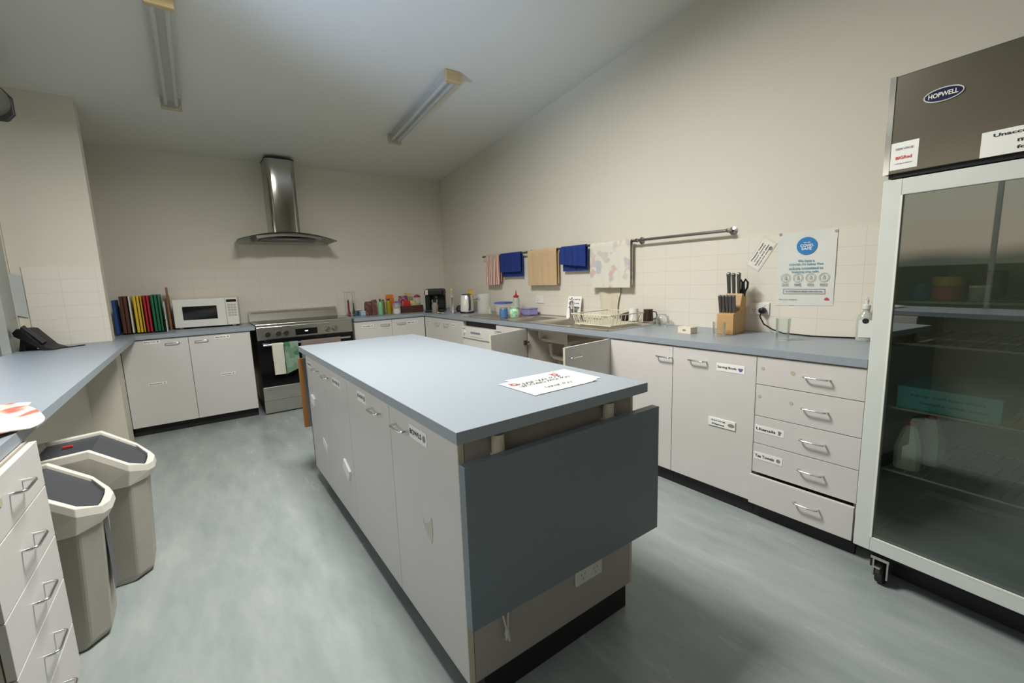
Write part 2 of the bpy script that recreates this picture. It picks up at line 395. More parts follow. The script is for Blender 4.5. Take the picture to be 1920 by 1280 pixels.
rc('sink_cabinet', 'cabinet under the sink with both doors standing open', 2.945, 1.992, [
    ('door', 0, .4765, ZB, ZT, dict(open=(1, R(73)))),
    ('door', .4765, .953, ZB, ZT, dict(open=(-1, R(97))))])
rc('base_cabinet', 'single door cabinet right of the sink cabinet, pale grey with no name card', 1.992, 1.513, [
    ('door', 0, .479, ZB, ZT, dict(handles=[(.425, .79)]))])
rc('base_cabinet', 'single door cabinet with the serving bowls card beside the drawers', 1.513, 1.035, [
    ('door', 0, .478, ZB, ZT, dict(handles=[(.16, .795)], labels=[
        (.345, .775, .15, .042, ['Serving Bowls'], dict(icon='bowl')), (.31, .465, .15, .045, ['Serving', 'Plates'], dict(icon='ring', thick=.006))]))])
W5 = .447
def zr(i): return (ZT, .716, .553, .408, .252, ZB)[i]
dr = []
for i in range(5):
    o = dict(handles=[(.265, (.79, .64, .487, .338, .178)[i])])
    if i == 0: o['spots'] = [(.03, .80, .009), (.165, .797, .010)]
    if i == 1: o['spots'] = [(.02, .655, .008), (.165, .650, .009)]
    if i == 2: o['labels'] = [(.075, .487, .135, .036, ['Utensils'], dict(icon='jug'))]
    if i == 3: o['labels'] = [(.075, .344, .135, .038, ['Tea Towels'], dict(icon='dot'))]
    if i == 4: o['out'] = .022
    dr.append(('drawer', 0 if i < 4 else -.003, W5, zr(i+1), zr(i)-(.008 if i == 4 else 0), o))
rc('drawer_unit', 'stack of five pale grey drawers beside the glass door fridge', 1.035, .588, dr)

# dishwasher
t = thing('dishwasher', 'white dishwasher under the worktop left of the open sink doors', 'dishwasher', (2.235, 4.006, 0), RZ)
MB().box(.004, .606, .02, .58, .09, .805).box(.02, .59, .05, .5, .012, .09).build('body', WHITE, t)
MB().box(.004, .606, 0, .02, .10, .685).build('door', WHITE, t, bevel=.003)
fp = MB().box(.004, .606, -.012, .02, .69, .805).build('control_panel', WHITE, t, bevel=.004)
MB().box(.17, .42, -.016, -.012, .715, .765, 0).box(.20, .38, -.018, -.016, .745, .765, 1).build('handle', [WHITE, GREYI], fp)
MB().lathe([(.016, 0), (.016, .014), (.0, .014)], (.07, -.026, .75), 16, 0, axis='Y').build('dial', WHITE, fp)
MB().box(.02, .09, -.0128, -.012, .785, .792).build('badge', GREYI, fp)
MB().box(.0, .61, .055, .08, .807, .862).build('gap_panel', KICK, t)

# worktop on the right: L with two sink holes
wt = MB(); z0, z1 = .865, .90
SB = [(2.325, 2.70, 3.01, 3.36), (2.325, 2.70, 2.50, 2.88)]    # bowls
wt.box(1.40, 2.24, 4.936, YW-.009, z0, z1)
wt.box(2.24, XW-.009, 3.36, YW-.009, z0, z1); wt.box(2.24, XW-.009, .625, 2.50, z0, z1); wt.box(2.24, 2.50, .588, .625, z0, z1)
wt.box(2.24, 2.325, 2.50, 3.36, z0, z1); wt.box(2.70, XW-.009, 2.50, 3.36, z0, z1); wt.box(2.325, 2.70, 2.88, 3.01, z0, z1)
tag(wt.build('worktop', TOP, None), 'blue grey L shaped worktop along the right wall and back corner', 'worktop')

# sink
t = thing('sink', 'stainless double bowl sink with drainers set in the right worktop', 'sink', (0, 0, .901))
s = MB(); H = .004
x0, x1, y0, y1 = 2.265, 2.845, 2.03, 4.02
xs = [x0, 2.325, 2.70, x1]
s.box(x0, 2.325, y0, y1, 0, H); s.box(2.70, x1, y0, y1, 0, H); s.box(2.325, 2.70, y0, 2.50, 0, H); s.box(2.325, 2.70, 2.88, 3.01, 0, H); s.box(2.325, 2.70, 3.36, y1, 0, H)
s.box(x0, x0+.008, y0, y1, H, H+.004); s.box(x1-.008, x1, y0, y1, H, H+.004); s.box(x0, x1, y0, y0+.008, H, H+.004); s.box(x0, x1, y1-.008, y1, H, H+.004)
for k in range(9):
    for a_, b_ in ((2.07, 2.46), (3.42, 3.98)): s.box(2.34+k*.042, 2.346+k*.042, a_, b_, H, H+.003)
s.build('drainer', STEEL, t)
for (a0, a1, b0, b1) in SB:
    bo = MB(); D = -.16; i_ = .012
    def ring(k, z): return [(a0+k, b0+k, z), (a1-k, b0+k, z), (a1-k, b1-k, z), (a0+k, b1-k, z)]
    bo.loft([ring(.001, H), ring(.004, -.02), ring(i_, D+.03), ring(i_+.03, D)], caps=False)
    bo.add(ring(i_+.03, D), [(0, 1, 2, 3)])
    ob = bo.build('bowl', STEEL, t, smooth=True)
    MB().lathe([(.03, .003), (.022, .0), (0, .0)], ((a0+a1)/2, (b0+b1)/2, D+.001), 16).build('waste', CHROME, ob)
t = thing('tap', 'chrome pillar mixer tap standing at the back of the sink', 'tap', (2.735, 2.875, .905), R(40))
MB().lathe([(.028, 0), (.028, .008), (.021, .014), (.021, .12), (.024, .13), (.024, .15), (.014, .158), (0, .158)], seg=20).build('body', CHROME, t, smooth=True)
MB().tube([(0, 0, .09), (-.05, 0, .125), (-.12, -.01, .13), (-.17, -.015, .12), (-.175, -.015, .10)], [.014, .013, .012, .012, .012], 12).build('spout', CHROME, t, smooth=True)
MB().tube([(0, 0, .155), (-.02, -.004, .175), (-.07, -.01, .19)], [.009, .008, .006], 10).build('lever', CHROME, t, smooth=True)
# waste pipes under the sink
t = thing('waste_pipe', 'cream plastic waste pipe and trap inside the open sink cabinet', 'pipe', (0, 0, 0))
PVC = mat('cream_pvc', (.62, .59, .50), .5)
MB().tube([(2.51, 2.69, .735), (2.51, 2.69, .56), (2.515, 2.70, .50), (2.52, 2.72, .47), (2.53, 2.76, .455), (2.54, 2.80, .47), (2.55, 2.82, .50), (2.56, 2.84, .53), (2.6, 2.9, .545), (2.85, 2.91, .55)], .022, 12).build('trap', PVC, t, smooth=True)
MB().tube([(2.51, 2.92, .70), (2.51, 2.90, .60), (2.51, 2.86, .585), (2.51, 2.74, .58), (2.51, 2.69, .58)], .02, 12).build('branch', PVC, t, smooth=True)
MB().lathe([(.034, 0), (.034, .035), (.026, .04)], (2.51, 2.69, .69), 14).build('coupling', PVC, t, smooth=True)

# ------------------------------------------------------------ back wall cabinets
BY = 4.955
cabinet('base_cabinet', 'low double door cabinet between the oven and the far corner', 'cabinet', (1.402, BY, 0), 0, .845, .62, [
    ('door', 0, .43, ZB, ZT, dict(handles=[(.345, .805)], labels=[(.15, .80, .13, .032, ['GLASSES'], dict(icon='dot'))])),
    ('door', .43, .843, ZB, ZT, dict(handles=[(.54, .805)], labels=[(.685, .80, .13, .03, ['MUGS'], dict(icon='dot'))]))])
cabinet('base_cabinet', 'double door cabinet under the microwave left of the oven', 'cabinet', (-.565, BY, 0), 0, .965, .62, [
    ('door', 0, .475, ZB, ZT, dict(handles=[(.36, .815)], labels=[(.215, .835, .115, .028, ['Baking Trays'], dict(icon='dot')), (.215, .462, .13, .022, ['Strainers'], dict(icon='dot'))])),
    ('door', .475, .965, ZB, ZT, dict(handles=[(.575, .813)], labels=[(.735, .828, .125, .028, ['Glass Bowls'], dict(icon='dot')), (.745, .47, .12, .024, ['Casseroles'], dict(icon='dot'))]))], kick=(.05, 0))

# worktop on the left
wt = MB()
wt.box(-1.045, -.454, -1.0, 4.65, z0, z1); wt.box(-.563, -.454, 4.65, 4.936, z0, z1); wt.box(-.563, .445, 4.936, YW-.009, z0, z1); wt.box(-1.045, -.563, 4.80, YW-.009, z0, z1)
tag(wt.build('worktop', TOP, None), 'blue grey worktop running below the servery and under the microwave', 'worktop')

# left drawer units (face +X)
dl = []
for i in range(5):
    o = dict(handles=[(.225, (.795, .64, .49, .335, .175)[i])])
    if i == 0: o['spots'] = [(.11, .80, .011)]
    dl.append(('drawer', 0, .45, zr(i+1), zr(i), o))
cabinet('drawer_unit', 'stack of five pale grey drawers under the left worktop beside the bins', 'drawers', (-.475+.045, 1.405, 0), PI/2, .45, .32, dl)

# ------------------------------------------------------------ island
t = thing('kitchen_island', 'large kitchen island with blue grey top and drop leaf end panels', 'island', (0, 0, 0))
IX0, IX1, IY0, IY1 = .53, 1.258, 1.01, 3.03
c = MB(); c.box(IX0+.02, IX1-.02, IY0+.018, IY1-.018, .10, .864)
c.build('carcass', CARC, t)
MB().box(.585, 1.235, 1.02, 3.0, 0, .10).build('kickboard', KICK, t)
ep = MB().box(IX0+.021, IX1, IY0, IY0+.018, .10, .864, 0).box(IX0, IX0+.018, IY0-.0012, IY0, .10, .864, 1).box(IX1-.014, IX1, IY0-.0012, IY0, .10, .864, 1)
ep = ep.build('end_panel', [mat('taupe_end_panel', (.42, .38, .355), .45), CREAMEDGE], t)
MB().box(IX0, IX1, IY1-.018, IY1, .10, .864).build('end_panel', DOOR, t)
MB().box(IX1-.02, IX1, IY0+.018, IY1-.018, .10, .864).build('side_panel', DOOR, t)
MB().box(.504, 1.284, .963, 3.066, .865, .90).build('worktop', TOP, t, bevel=.0015)
dv = [3.03, 2.56, 2.085, 1.53, 1.0105]; hy = [2.70, 2.46, 1.665, 1.41]
def idoor(i):
    y1, y0 = dv[i], dv[i+1]; w_ = y1-y0
    d = bpy.data.objects.new('door', None)
    mb = MB().box(.0016, w_-.0016, 0, .019, .1, .862)
    o = mb.build('door', DOOR, t, bevel=.0012, loc=(IX0, y1, 0)); o.rotation_euler = (0, 0, -PI/2)
    add_handle(o, y1-hy[i], .79 if i > 1 else .795)
    return o
ds = [idoor(i) for i in range(4)]
label_plate(ds[0], .13, .80, .10, .035, ['TRAYS'], icon='dot'); label_plate(ds[1], .29, .795, .14, .04, ['PLATES'], icon='dot')
label_plate(ds[2], .225, .805, .115, .045, ['JUGS'], icon='dot'); label_plate(ds[3], .255, .80, .135, .045, ['BOWLS'], icon='dot')
label_plate(ds[0], .17, .58, .08, .05, [], thick=.012, tilt=-.2, name='curled_card'); label_plate(ds[1], .36, .36, .10, .06, [], thick=.01, tilt=-.4, name='curled_card')
label_plate(ds[0], .36, .345, .10, .05, [], thick=.002, tilt=-.3, name='curled_card')
MB().add([(.25, -.0008, .53), (.262, -.0008, .50), (.30, -.0008, .52), (.32, -.0008, .545), (.325, -.0008, .50), (.312, -.0008, .45), (.285, -.0008, .47), (.262, -.0008, .485)], [(0, 1, 7), (1, 2, 6, 7), (2, 3, 4), (2, 4, 5, 6)]).build('glue_mark', mat('glue_stain', (.56, .53, .45), .6), ds[3])
# near drop leaf, its brackets, socket and cord
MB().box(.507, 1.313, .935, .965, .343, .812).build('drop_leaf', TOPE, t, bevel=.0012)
BR = mat('cream_bracket', (.60, .55, .42), .45)
for x in (.645, 1.10):
    MB().tube([(x, .985, .78), (x, .985, .858)], .019, 14).box(x-.012, x+.012, .966, 1.009, .70, .80).build('bracket', BR, t, smooth=True)
so = MB().box(.955, 1.085, 1.002, 1.01, .222, .298).build('socket', WHITE, t, bevel=.003)
sl = MB()
for cx in (.99, 1.05):
    for dx, dz, a in ((-.008, .006, .4), (.008, .006, -.4), (0, -.012, 0)):
        sl.box(cx+dx-.0012, cx+dx+.0012, 1.0010, 1.002, .252+dz-.004, .252+dz+.004)
    sl.box(cx-.006, cx+.006, 1.0005, 1.002, .277, .286)
sl.build('pin_hole', GREYI, so)
CORD = mat('white_cord', (.62, .60, .52), .8)
MB().tube([(.640, .99, .40), (.636, .99, .34), (.642, .992, .29), (.655, .992, .23), (.652, .992, .20)], .0035, 8).tube([(.672, .99, .40), (.668, .99, .33), (.66, .992, .27), (.658, .992, .22), (.664, .992, .19)], .0035, 8).lathe([(.003, -.01), (.009, 0), (.006, .02), (.002, .03)], (.656, .992, .215), 10).build('pull_cord', CORD, t, smooth=True)
# far drop leaf seen edge-on
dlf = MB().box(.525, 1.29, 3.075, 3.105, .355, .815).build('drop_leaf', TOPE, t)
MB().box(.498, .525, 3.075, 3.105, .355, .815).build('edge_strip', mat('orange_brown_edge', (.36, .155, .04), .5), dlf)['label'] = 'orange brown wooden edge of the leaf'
for x in (.66, 1.1): MB().box(x-.012, x+.012, 3.031, 3.075, .70, .82).build('bracket', BR, t)

# notice on the island: two overlapping sheets
def sheet_pts(cx, cy, w, h, rot, z, curl=0):
    def fn(a, b_):
        x = (a-.5)*w; y = (b_-.5)*h; k = curl*max(0, (abs(a-.5)*2-.6))**2*.25
        return (cx+x*math.cos(rot)-y*math.sin(rot), cy+x*math.sin(rot)+y*math.cos(rot), z+k)
    return fn
mb = MB().sheet(sheet_pts(1.07, 1.235, .297, .21, -.02, .9012, .02), 12, 8, .0006)
tag(mb.build('paper_notice', PAPER), 'white sheet lying underneath the leftovers notice on the island', 'paper')
t = thing('paper_notice', 'white notice about taking leftovers lying on top near the island end', 'paper', (1.02, 1.205, .9026), R(1))
MB().sheet(lambda a, b_: ((a-.5)*.297, (b_-.5)*.21, .10*max(0, a-.86)**2*3), 12, 8, .0005).build('sheet', PAPER, t)
tx = MB(); U, V = (1, 0, 0), (0, 1, 0)
for s_, y_, w_, h_ in (('PLEASE TAKE YOUR', .043, .215, .021), ('LEFTOVERS WITH YOU', .013, .24, .021), ('THANK YOU', -.055, .13, .019)): tx.text(s_, (0, y_, .0022), U, V, w_, h_, 0)
for s_, y_, w_ in (('there is not enough room in the', -.014, .18), ('fridge to keep food after your event', -.028, .19)): tx.text(s_, (0, y_, .0022), U, V, w_, .006, 1)
tx.build('lettering', [INK, GREYI], t)
RED = mat('red_print', (.55, .07, .05), .6)
ic = MB()
for cx, cy in ((-.115, .055), (.10, .075)):
    ic.tube([(cx+.013*math.cos(a), cy+.012*math.sin(a), .0012) for a in [k*PI/6 for k in range(12)]], .0022, 6, closed=True); ic.tube([(cx-.012, cy+.02, .0012), (cx, cy+.01, .0012)], .002, 6)
ic.build('drawing', RED, t)

# ------------------------------------------------------------ oven / range
t = thing('range_cooker', 'wide stainless freestanding range cooker with black glass oven door', 'cooker', (.452, 4.915, 0))
W = .915
MB().box(0, W, .02, .64, .10, .905).box(.03, W-.03, .06, .6, 0.0, .10).build('body', DSTEEL, t)
MB().box(-.002, W+.002, 0, .60, .890, .915).build('cooktop_frame', STEEL, t, bevel=.003)
MB().box(.03, W-.03, .05, .54, .915, .9175).build('hob_glass', BLACKG, t)
MB().prism([(.56, .90), (.64, .90), (.64, 1.02), (.625, 1.02)], 0, W, 'X').box(.02, W-.02, .60, .605, 1.0, 1.01, 0).build('splash_panel', STEEL, t)
cp = MB().box(0, W, 0, .03, .765, .888).build('control_panel', STEEL, t, bevel=.003)
disp = MB().box(.345, .555, -.003, 0, .782, .845).build('display', BLACKG, cp)
MB().text('12:00', (.45, -.0035, .818), (1, 0, 0), (0, 0, 1), .03, .011, 0).build('digits', mat('lit_digits', (.9, .9, .95), .5, emit=((.8, .9, 1), 2.0)), cp)
for x in (.09, .185, .255, .66, .735):
    k = MB().lathe([(.030, 0), (.030, -.008), (.026, -.012), (.024, -.032), (.0, -.032)], (x, 0, .815), 20, axis='Y')
    k.box(x-.003, x+.003, -.036, -.03, .80, .838); k.build('knob', MIRROR, cp, smooth=True)
od = MB().box(0, W, 0, .02, .285, .760, 0).box(0, W, -.0005, .0, .745, .760, 0).build('oven_door', BLACKG, t, bevel=.002)
MB().tube([(.04, -.045, .712), (W-.04, -.045, .712)], .011, 14).tube([(.07, 0, .712), (.07, -.045, .712)], .008, 10).tube([(W-.07, 0, .712), (W-.07, -.045, .712)], .008, 10).build('handle', CHROME, od, smooth=True)
MB().box(0, W, 0, .03, .145, .282).build('storage_drawer', STEEL, t, bevel=.002)
MB().box(.0, W, .012, .03, .015, .140).build('plinth', STEEL, t)
def hang(name, label, cat, axis, c0, c1, front_z, back_z, top_z, bar, off, m, wav=.004, grp=None, th=.003, nz=14, skew=0):
    """cloth folded over a horizontal bar; axis X or Y is the bar's direction, off is half the fold's thickness"""
    def fn(a, b_):
        s_ = c0+(c1-c0)*a; L1 = top_z-front_z; L2 = top_z-back_z; q = b_*(L1+L2+PI*off)
        wv = wav*math.sin(a*17+1)*(.4+abs(b_-.5)*1.6)+wav*.6*math.sin(a*7.3+b_*5)
        if q < L1: d = -off-abs(wv)*1.0; zz = front_z+q+skew*(a-.5)*(1-q/L1)
        elif q < L1+PI*off:
            an = (q-L1)/off; d = -off*math.cos(an); zz = top_z+off*math.sin(an)
        else: d = off; zz = top_z-(q-L1-PI*off)
        return (s_, bar+d, zz) if axis == 'X' else (bar+d, s_, zz)
    o = MB().sheet(fn, 26, 40, th).build(name, m, None, smooth=True)
    return tag(o, label, cat, grp)
BZ, BYY = .712, 4.87
hang('tea_towel', 'cream tea towel over the oven handle, left of the green one', 'tea towel', 'X', .565, .665, .41, .55, BZ+.002, BYY, .014, mat('cream_cloth', (.62, .60, .50), .9), .004)
gt = hang('tea_towel', 'green leaf patterned tea towel hanging on the oven handle', 'tea towel', 'X', .672, .80, .43, .52, BZ+.002, BYY, .0145, blotch('green_print', (.22, .32, .24), [(.06, .17, .085), (.14, .25, .16)], 9, .55), .004, skew=.05)
hang('tea_towel', 'taupe towel spread along the right of the oven handle', 'tea towel', 'X', .83, 1.22, .46, .50, BZ+.002, BYY, .0145, mat('taupe_cloth', (.22, .17, .15), .9), .003)

# ------------------------------------------------------------ range hood
t = thing('range_hood', 'stainless chimney range hood with curved glass canopy over the cooker', 'range hood', (.88, 0, 0))
zt = zc(5.3)-.004
fl = MB()
def rr(x0, x1, y0, y1, z, rc_=.02, k=5):
    P = []
    for cx, cy, a0 in ((x0+rc_, y0+rc_, PI), (x1-rc_, y0+rc_, 1.5*PI)):
        for i in range(k+1): a = a0+i*PI/2/k; P.append((cx+rc_*math.cos(a), cy+rc_*math.sin(a), z))
    return P+[(x1, y1, z), (x0, y1, z)]
fl.loft([rr(-.140, .140, 5.29, YW-.001, 1.83, .05), rr(-.140, .140, 5.29, YW-.001, zc(YW)-.004, .05)])
fl.build('flue', MIRROR, t, smooth=True)
MB().loft([rr(-.142, .142, 5.288, YW-.001, zc(YW)-.012, .05), rr(-.142, .142, 5.288, YW-.001, zc(YW)-.003, .05)]).build('flue_collar', BLACK, t)
def arc(x): return 1.835-.075*(x/.475)**2
gl = MB().sheet(lambda a, b_: ((a-.5)*.95, 5.10+.05*abs((a-.5)*2)**2*1.2+(YW-.003-5.10-.05*abs((a-.5)*2)**2*1.2)*b_, arc((a-.5)*.95)), 24, 4, .007)
gl.build('glass_canopy', glassy('hood_glass', (.75, .80, .76), .03, 1.2), t, smooth=True)
MB().sheet(lambda a, b_: ((a-.5)*.62, 5.14+(YW-.003-5.14)*b_, arc((a-.5)*.62)-.008), 16, 2, .03).build('motor_housing', DSTEEL, t)
MB().box(-.26, .26, 5.20, 5.50, 1.765, 1.785).build('filter', mat('filter_mesh', (.16, .16, .15), .5, .7), t)

# ------------------------------------------------------------ microwave and chopping boards
t = thing('microwave', 'white microwave on the worktop beside the colourful chopping boards', 'microwave', (-.185, 5.315, .902), -.13)
MB().box(0, .535, .012, .27, .012, .285).box(.03, .06, .03, .06, 0, .012).box(.47, .50, .03, .06, 0, .012).box(.03, .06, .2, .23, 0, .012).box(.47, .5, .2, .23, 0, .012).build('case', WHITE, t, bevel=.004)
mdoor = MB().box(.003, .428, 0, .012, .014, .283, 0).build('door', WHITE, t, bevel=.003)
MB().box(.075, .355, -.002, 0, .085, .215, 0).build('window', BLACKG, mdoor)
mp_ = MB().box(.432, .532, 0, .012, .014, .283, 0).build('control_panel', WHITE, t, bevel=.003)
MB().box(.440, .525, -.002, 0, .243, .268).build('display', BLACKG, mp_)
bt = MB()
for i in range(5):
    for j in range(3): bt.box(.447+j*.026, .468+j*.026, -.0015, 0, .10+i*.026, .119+i*.026)
bt.build('keypad', mat('pale_grey_key', (.45, .46, .45), .6), mp_)
BC = {'blue': (.02, .06, .22), 'brown': (.10, .035, .022), 'white': (.72, .72, .66), 'yellow': (.72, .50, .03), 'amber': (.62, .36, .02), 'red': (.42, .015, .03), 'green': (.01, .13, .055)}
bl = [('blue', -.592, .022, .30, .245, 'blue chopping board leaning at the left end of the rack'),
      ('brown', -.553, .025, .33, .25, 'brown chopping board next to the blue one in the rack'),
      ('brown', -.526, .025, .33, .25, 'brown chopping board next to the white one in the rack'),
      ('white', -.484, .014, .33, .25, 'white chopping board standing in the rack'),
      ('yellow', -.452, .021, .33, .25, 'yellow chopping board next to the white one'),
      ('yellow', -.427, .018, .33, .25, 'yellow chopping board next to the thin amber one'),
      ('amber', -.403, .012, .33, .25, 'thin amber chopping board beside the red boards'),
      ('red', -.382, .018, .33, .25, 'red chopping board next to the thin amber one'),
      ('red', -.358, .018, .33, .25, 'red chopping board next to the green boards'),
      ('green', -.328, .021, .335, .25, 'green chopping board next to the red ones'),
      ('green', -.303, .021, .335, .25, 'green chopping board in the middle of the green three'),
      ('green', -.278, .018, .335, .25, 'green chopping board nearest the microwave')]
for cn, x, th, h_, d_, lb in bl:
    if cn == 'blue': x = -.600; th = .026
    y0_ = 5.17 if cn != 'blue' else 5.12
    P = [(y0_, .912), (y0_+d_, .912), (y0_+d_, .912+h_), (y0_, .912+h_)]
    xs_ = x+(.008 if cn in ('brown', 'blue') else 0)
    o = MB().prism(P, xs_, xs_+th-.002, 'X').build('chopping_board', mat(cn+'_board', BC[cn], .45), None, bevel=.004); tag(o, lb, 'chopping board')
rk = MB()
for y in (5.20, 5.38): rk.tube([(-.56, y, .906), (-.25, y, .906)], .004, 8)
for x in (-.575+.02, -.246): rk.tube([(x, 5.16, .906), (x, 5.44, .906)], .004, 8)
rk.tube([(-.25, 5.16, .906), (-.25, 5.16, 1.0), (-.25, 5.42, 1.0), (-.25, 5.42, .906)], .004, 8)
tag(rk.build('board_rack', BLACK, None, smooth=True), 'black wire rack holding the coloured chopping boards', 'rack')
tag(MB().box(-.240, -.236, 5.15, 5.40, .901, 1.18).build('baking_sheet', WHITE, None), 'thin pale sheet standing between green boards and microwave', 'tray')
tag(MB().box(-.222, -.205, 5.33, 5.56, .901, 1.23, 0).prism([(5.40, 1.23), (5.45, 1.23), (5.44, 1.31), (5.41, 1.31)], -.222, -.205, 'X').build('wooden_board', BROWN, None), 'dark brown wooden board with handle wedged behind the microwave', 'chopping board')

# ------------------------------------------------------------ ceiling lights
def batten(loc_y, x, label, group='ceiling fluorescent lights'):
    yc = loc_y; t = thing('fluorescent_light', label, 'ceiling light', (x, yc, zc(yc)-.001)); t.rotation_euler = (math.atan(-.11), 0, 0)
    L = .64
    MB().box(-.035, .035, -L+.03, L-.03, -.035, 0).build('batten', mat('white_metal', (.55, .55, .52), .4), t)
    for sx in (-.032, .032): MB().tube([(sx, -L+.04, -.055), (sx, L-.04, -.055)], .013, 12).build('tube', mat('tube_glass', (.70, .72, .70), .25), t, smooth=True)
    yel = mat('yellowed_plastic', (.55, .42, .22), .5)
    for s_ in (-1, 1): MB().box(-.066, .066, s_*L-.035 if s_ > 0 else s_*L, s_*L if s_ > 0 else s_*L+.035, -.088, 0).build('end_cap', yel if s_ < 0 else mat('pale_cap', (.52, .46, .34), .5), t, bevel=.006)
    def fn(a, b_):
        an = PI*a; return (-.064*math.cos(an), -L+.03+(2*L-.06)*b_, -.012-.068*math.sin(an)**.6)
    MB().sheet(fn, 18, 2, .002).build('diffuser', mat('diffuser_plastic', (.66, .67, .63), .3, alpha=.2), t, smooth=True)
    return t
batten(3.80, .02, 'fluorescent batten light on the ceiling at the left, above the left worktop')
batten(3.80, 1.80, 'fluorescent batten light on the ceiling at the right, with one amber end cap')

# roller shutter drum above the servery
t = thing('roller_shutter', 'grey roller shutter drum fixed high above the servery opening', 'roller shutter', (-.885, 0, 2.47))
MB().tube([(0, -.6, 0), (0, 4.16, 0)], .095, 24).build('drum', mat('shutter_grey', (.22, .23, .21), .45, .3), t, smooth=True)
MB().prism([(-.155, -.115), (.07, -.115), (.105, -.07), (.105, .03), (.06, .09), (-.155, .10)], 4.16, 4.18, 'Y').build('end_plate', mat('dark_end_plate', (.05, .05, .05), .5, .3), t, bevel=.01)

# ------------------------------------------------------------ hanging rail and towels
t = thing('towel_rail', 'long chrome towel rail on the right wall above the sink', 'rail', (0, 0, 0))
RX, RZ_ = XW-.06, 1.540
MB().tube([(RX, 4.45, RZ_), (RX, 1.50, RZ_)], .0105, 14).build('bar', mat('dull_chrome', (.33, .32, .30), .25, 1), t, smooth=True)
for y in (4.44, 3.60, 2.22, 1.505):
    MB().lathe([(.026, 0), (.026, -.005), (.008, -.010), (.008, -.048), (.014, -.05), (.014, -.070), (0, -.072)], (XW-.001, y, RZ_), 18, axis='X').build('bracket', mat('dull_chrome', (.33, .32, .30), .25, 1), t, smooth=True)
def tw(label, y1, y0, zf, zb, m, wav=.006, off=.015, **k): return hang('tea_towel', label, 'tea towel', 'Y', y1, y0, zf, zb, RZ_+.002, RX, off, m, wav, **k)
tw('red and white striped tea towel at the far end of the rail', 4.36, 4.09, 1.215, 1.25, stripes('red_stripes', (.72, .66, .56), (.42, .10, .07), 15, 'Y', .60), .012)
BLU = mat('royal_blue_cloth', (.012, .035, .20), .85)
tw('blue cloth on the rail between striped towel and tan towel', 4.07, 3.70, 1.35, 1.30, BLU, .005)
tw('tan tea towel hanging between the two blue cloths', 3.575, 3.14, 1.205, 1.22, mat('tan_cloth', (.60, .43, .25), .9), .004)
tw('crumpled blue cloth on the rail between tan towel and white printed towel', 3.08, 2.76, 1.38, 1.33, BLU, .012, skew=-.03)
tw('white tea towel with a faded print hanging on the rail above the dish rack', 2.70, 2.275, 1.18, 1.20, blotch('faded_print', (.68, .66, .57), [(.50, .50, .52), (.60, .46, .42), (.56, .55, .48)], 9, .60), .005)
def fn(a, b_): return (XW-.022-.006*math.sin(a*9)-.004*math.sin(b_*6), 2.645-(.215)*a+.012*math.sin(b_*7)*(a-.5)*2, .935+.34*b_)
tag(MB().sheet(fn, 16, 20, .003).build('apron', mat('cream_apron', (.64, .59, .46), .85), None, smooth=True), 'long cream cloth hanging down the tiles below the white printed towel', 'cloth')

# ------------------------------------------------------------ posters, sockets and small wall things on the right wall
NX = XW-.0085
def wtext(mb, s_, y, z, w, h, m=0, rot=0, x=None):
    uu = Vector((0, -math.cos(rot), math.sin(rot))); vv = Vector((0, math.sin(rot), math.cos(rot)))
    mb.text(s_, (x if x is not None else NX-.0022, y, z), uu, vv, w, h, m)
t = thing('poster', 'large white safety poster with a blue disc on the tiles near the fridge', 'poster', (0, 0, 0))
PY, PZ = 1.076, 1.283
MB().sheet(lambda a, b_: (NX-.0015-.004*math.sin(b_*3)*a*a, PY+.149-.298*a, PZ-.212+.424*b_+.006*(a-.5)), 8, 8, .0008).build('sheet', mat('laminated_paper', (.70, .71, .66), .3), t)
xp = NX-.0065
BLUE = mat('poster_blue', (.02, .20, .52), .5); TBL = mat('poster_text_blue', (.12, .30, .45), .5)
MB().lathe([(0, 0), (.052, 0), (.052, -.0004), (0, -.0004)], (xp, PY-.004, PZ+.128), 32, axis='X', sx=1, sy=.95).build('blue_disc', BLUE, t)
lt = MB()
wtext(lt, 'WE ARE', PY-.004, PZ+.147, .035, .007, 0, x=xp-.001); wtext(lt, 'COVID', PY-.004, PZ+.130, .064, .017, 0, x=xp-.001); wtext(lt, 'SAFE', PY-.004, PZ+.112, .052, .014, 0, x=xp-.001)
for i, (s_, w_) in enumerate((('We have a', .085), ('COVID-19 Safety Plan', .175), ('and are committed to', .175), ('keeping you safe.', .14))): wtext(lt, s_, PY-.004, PZ+.045-i*.021, w_, .014, 1, x=xp)
for i, (a_, b2) in enumerate((('Physical', 'distancing'), ('Staff', 'training'), ('Hygiene', 'cleaning'), ('Record', 'keeping'))):
    wtext(lt, a_, PY+.098-i*.066, PZ-.088, .036, .006, 2, x=xp); wtext(lt, b2, PY+.098-i*.066, PZ-.097, .036, .006, 2, x=xp)
wtext(lt, 'A COVIDSAFE BUSINESS NSW.GOV.AU', PY, PZ-.130, .19, .009, 2, x=xp); wtext(lt, 'Share your feedback', PY+.08, PZ-.178, .10, .006, 2, x=xp)
lt.build('lettering', [PAPER, TBL, mat('dark_slate_ink', (.06, .09, .14), .6)], t)
rg = MB()
for i in range(4):
    c_ = (xp, PY+.098-i*.066, PZ-.052)
    for rad in (.026, .020): rg.tube([(c_[0], c_[1]+rad*math.cos(a), c_[2]+rad*math.sin(a)) for a in [k*PI/12 for k in range(24)]], .0008, 5, closed=True)
    rg.box(xp-.0004, xp, c_[1]-.007, c_[1]+.007, c_[2]-.009, c_[2]+.003); rg.box(xp-.0004, xp, c_[1]-.004, c_[1]+.004, c_[2]+.005, c_[2]+.012)
rg.build('icon_rings', mat('icon_grey', (.42, .44, .42), .6), t)
bx = MB()
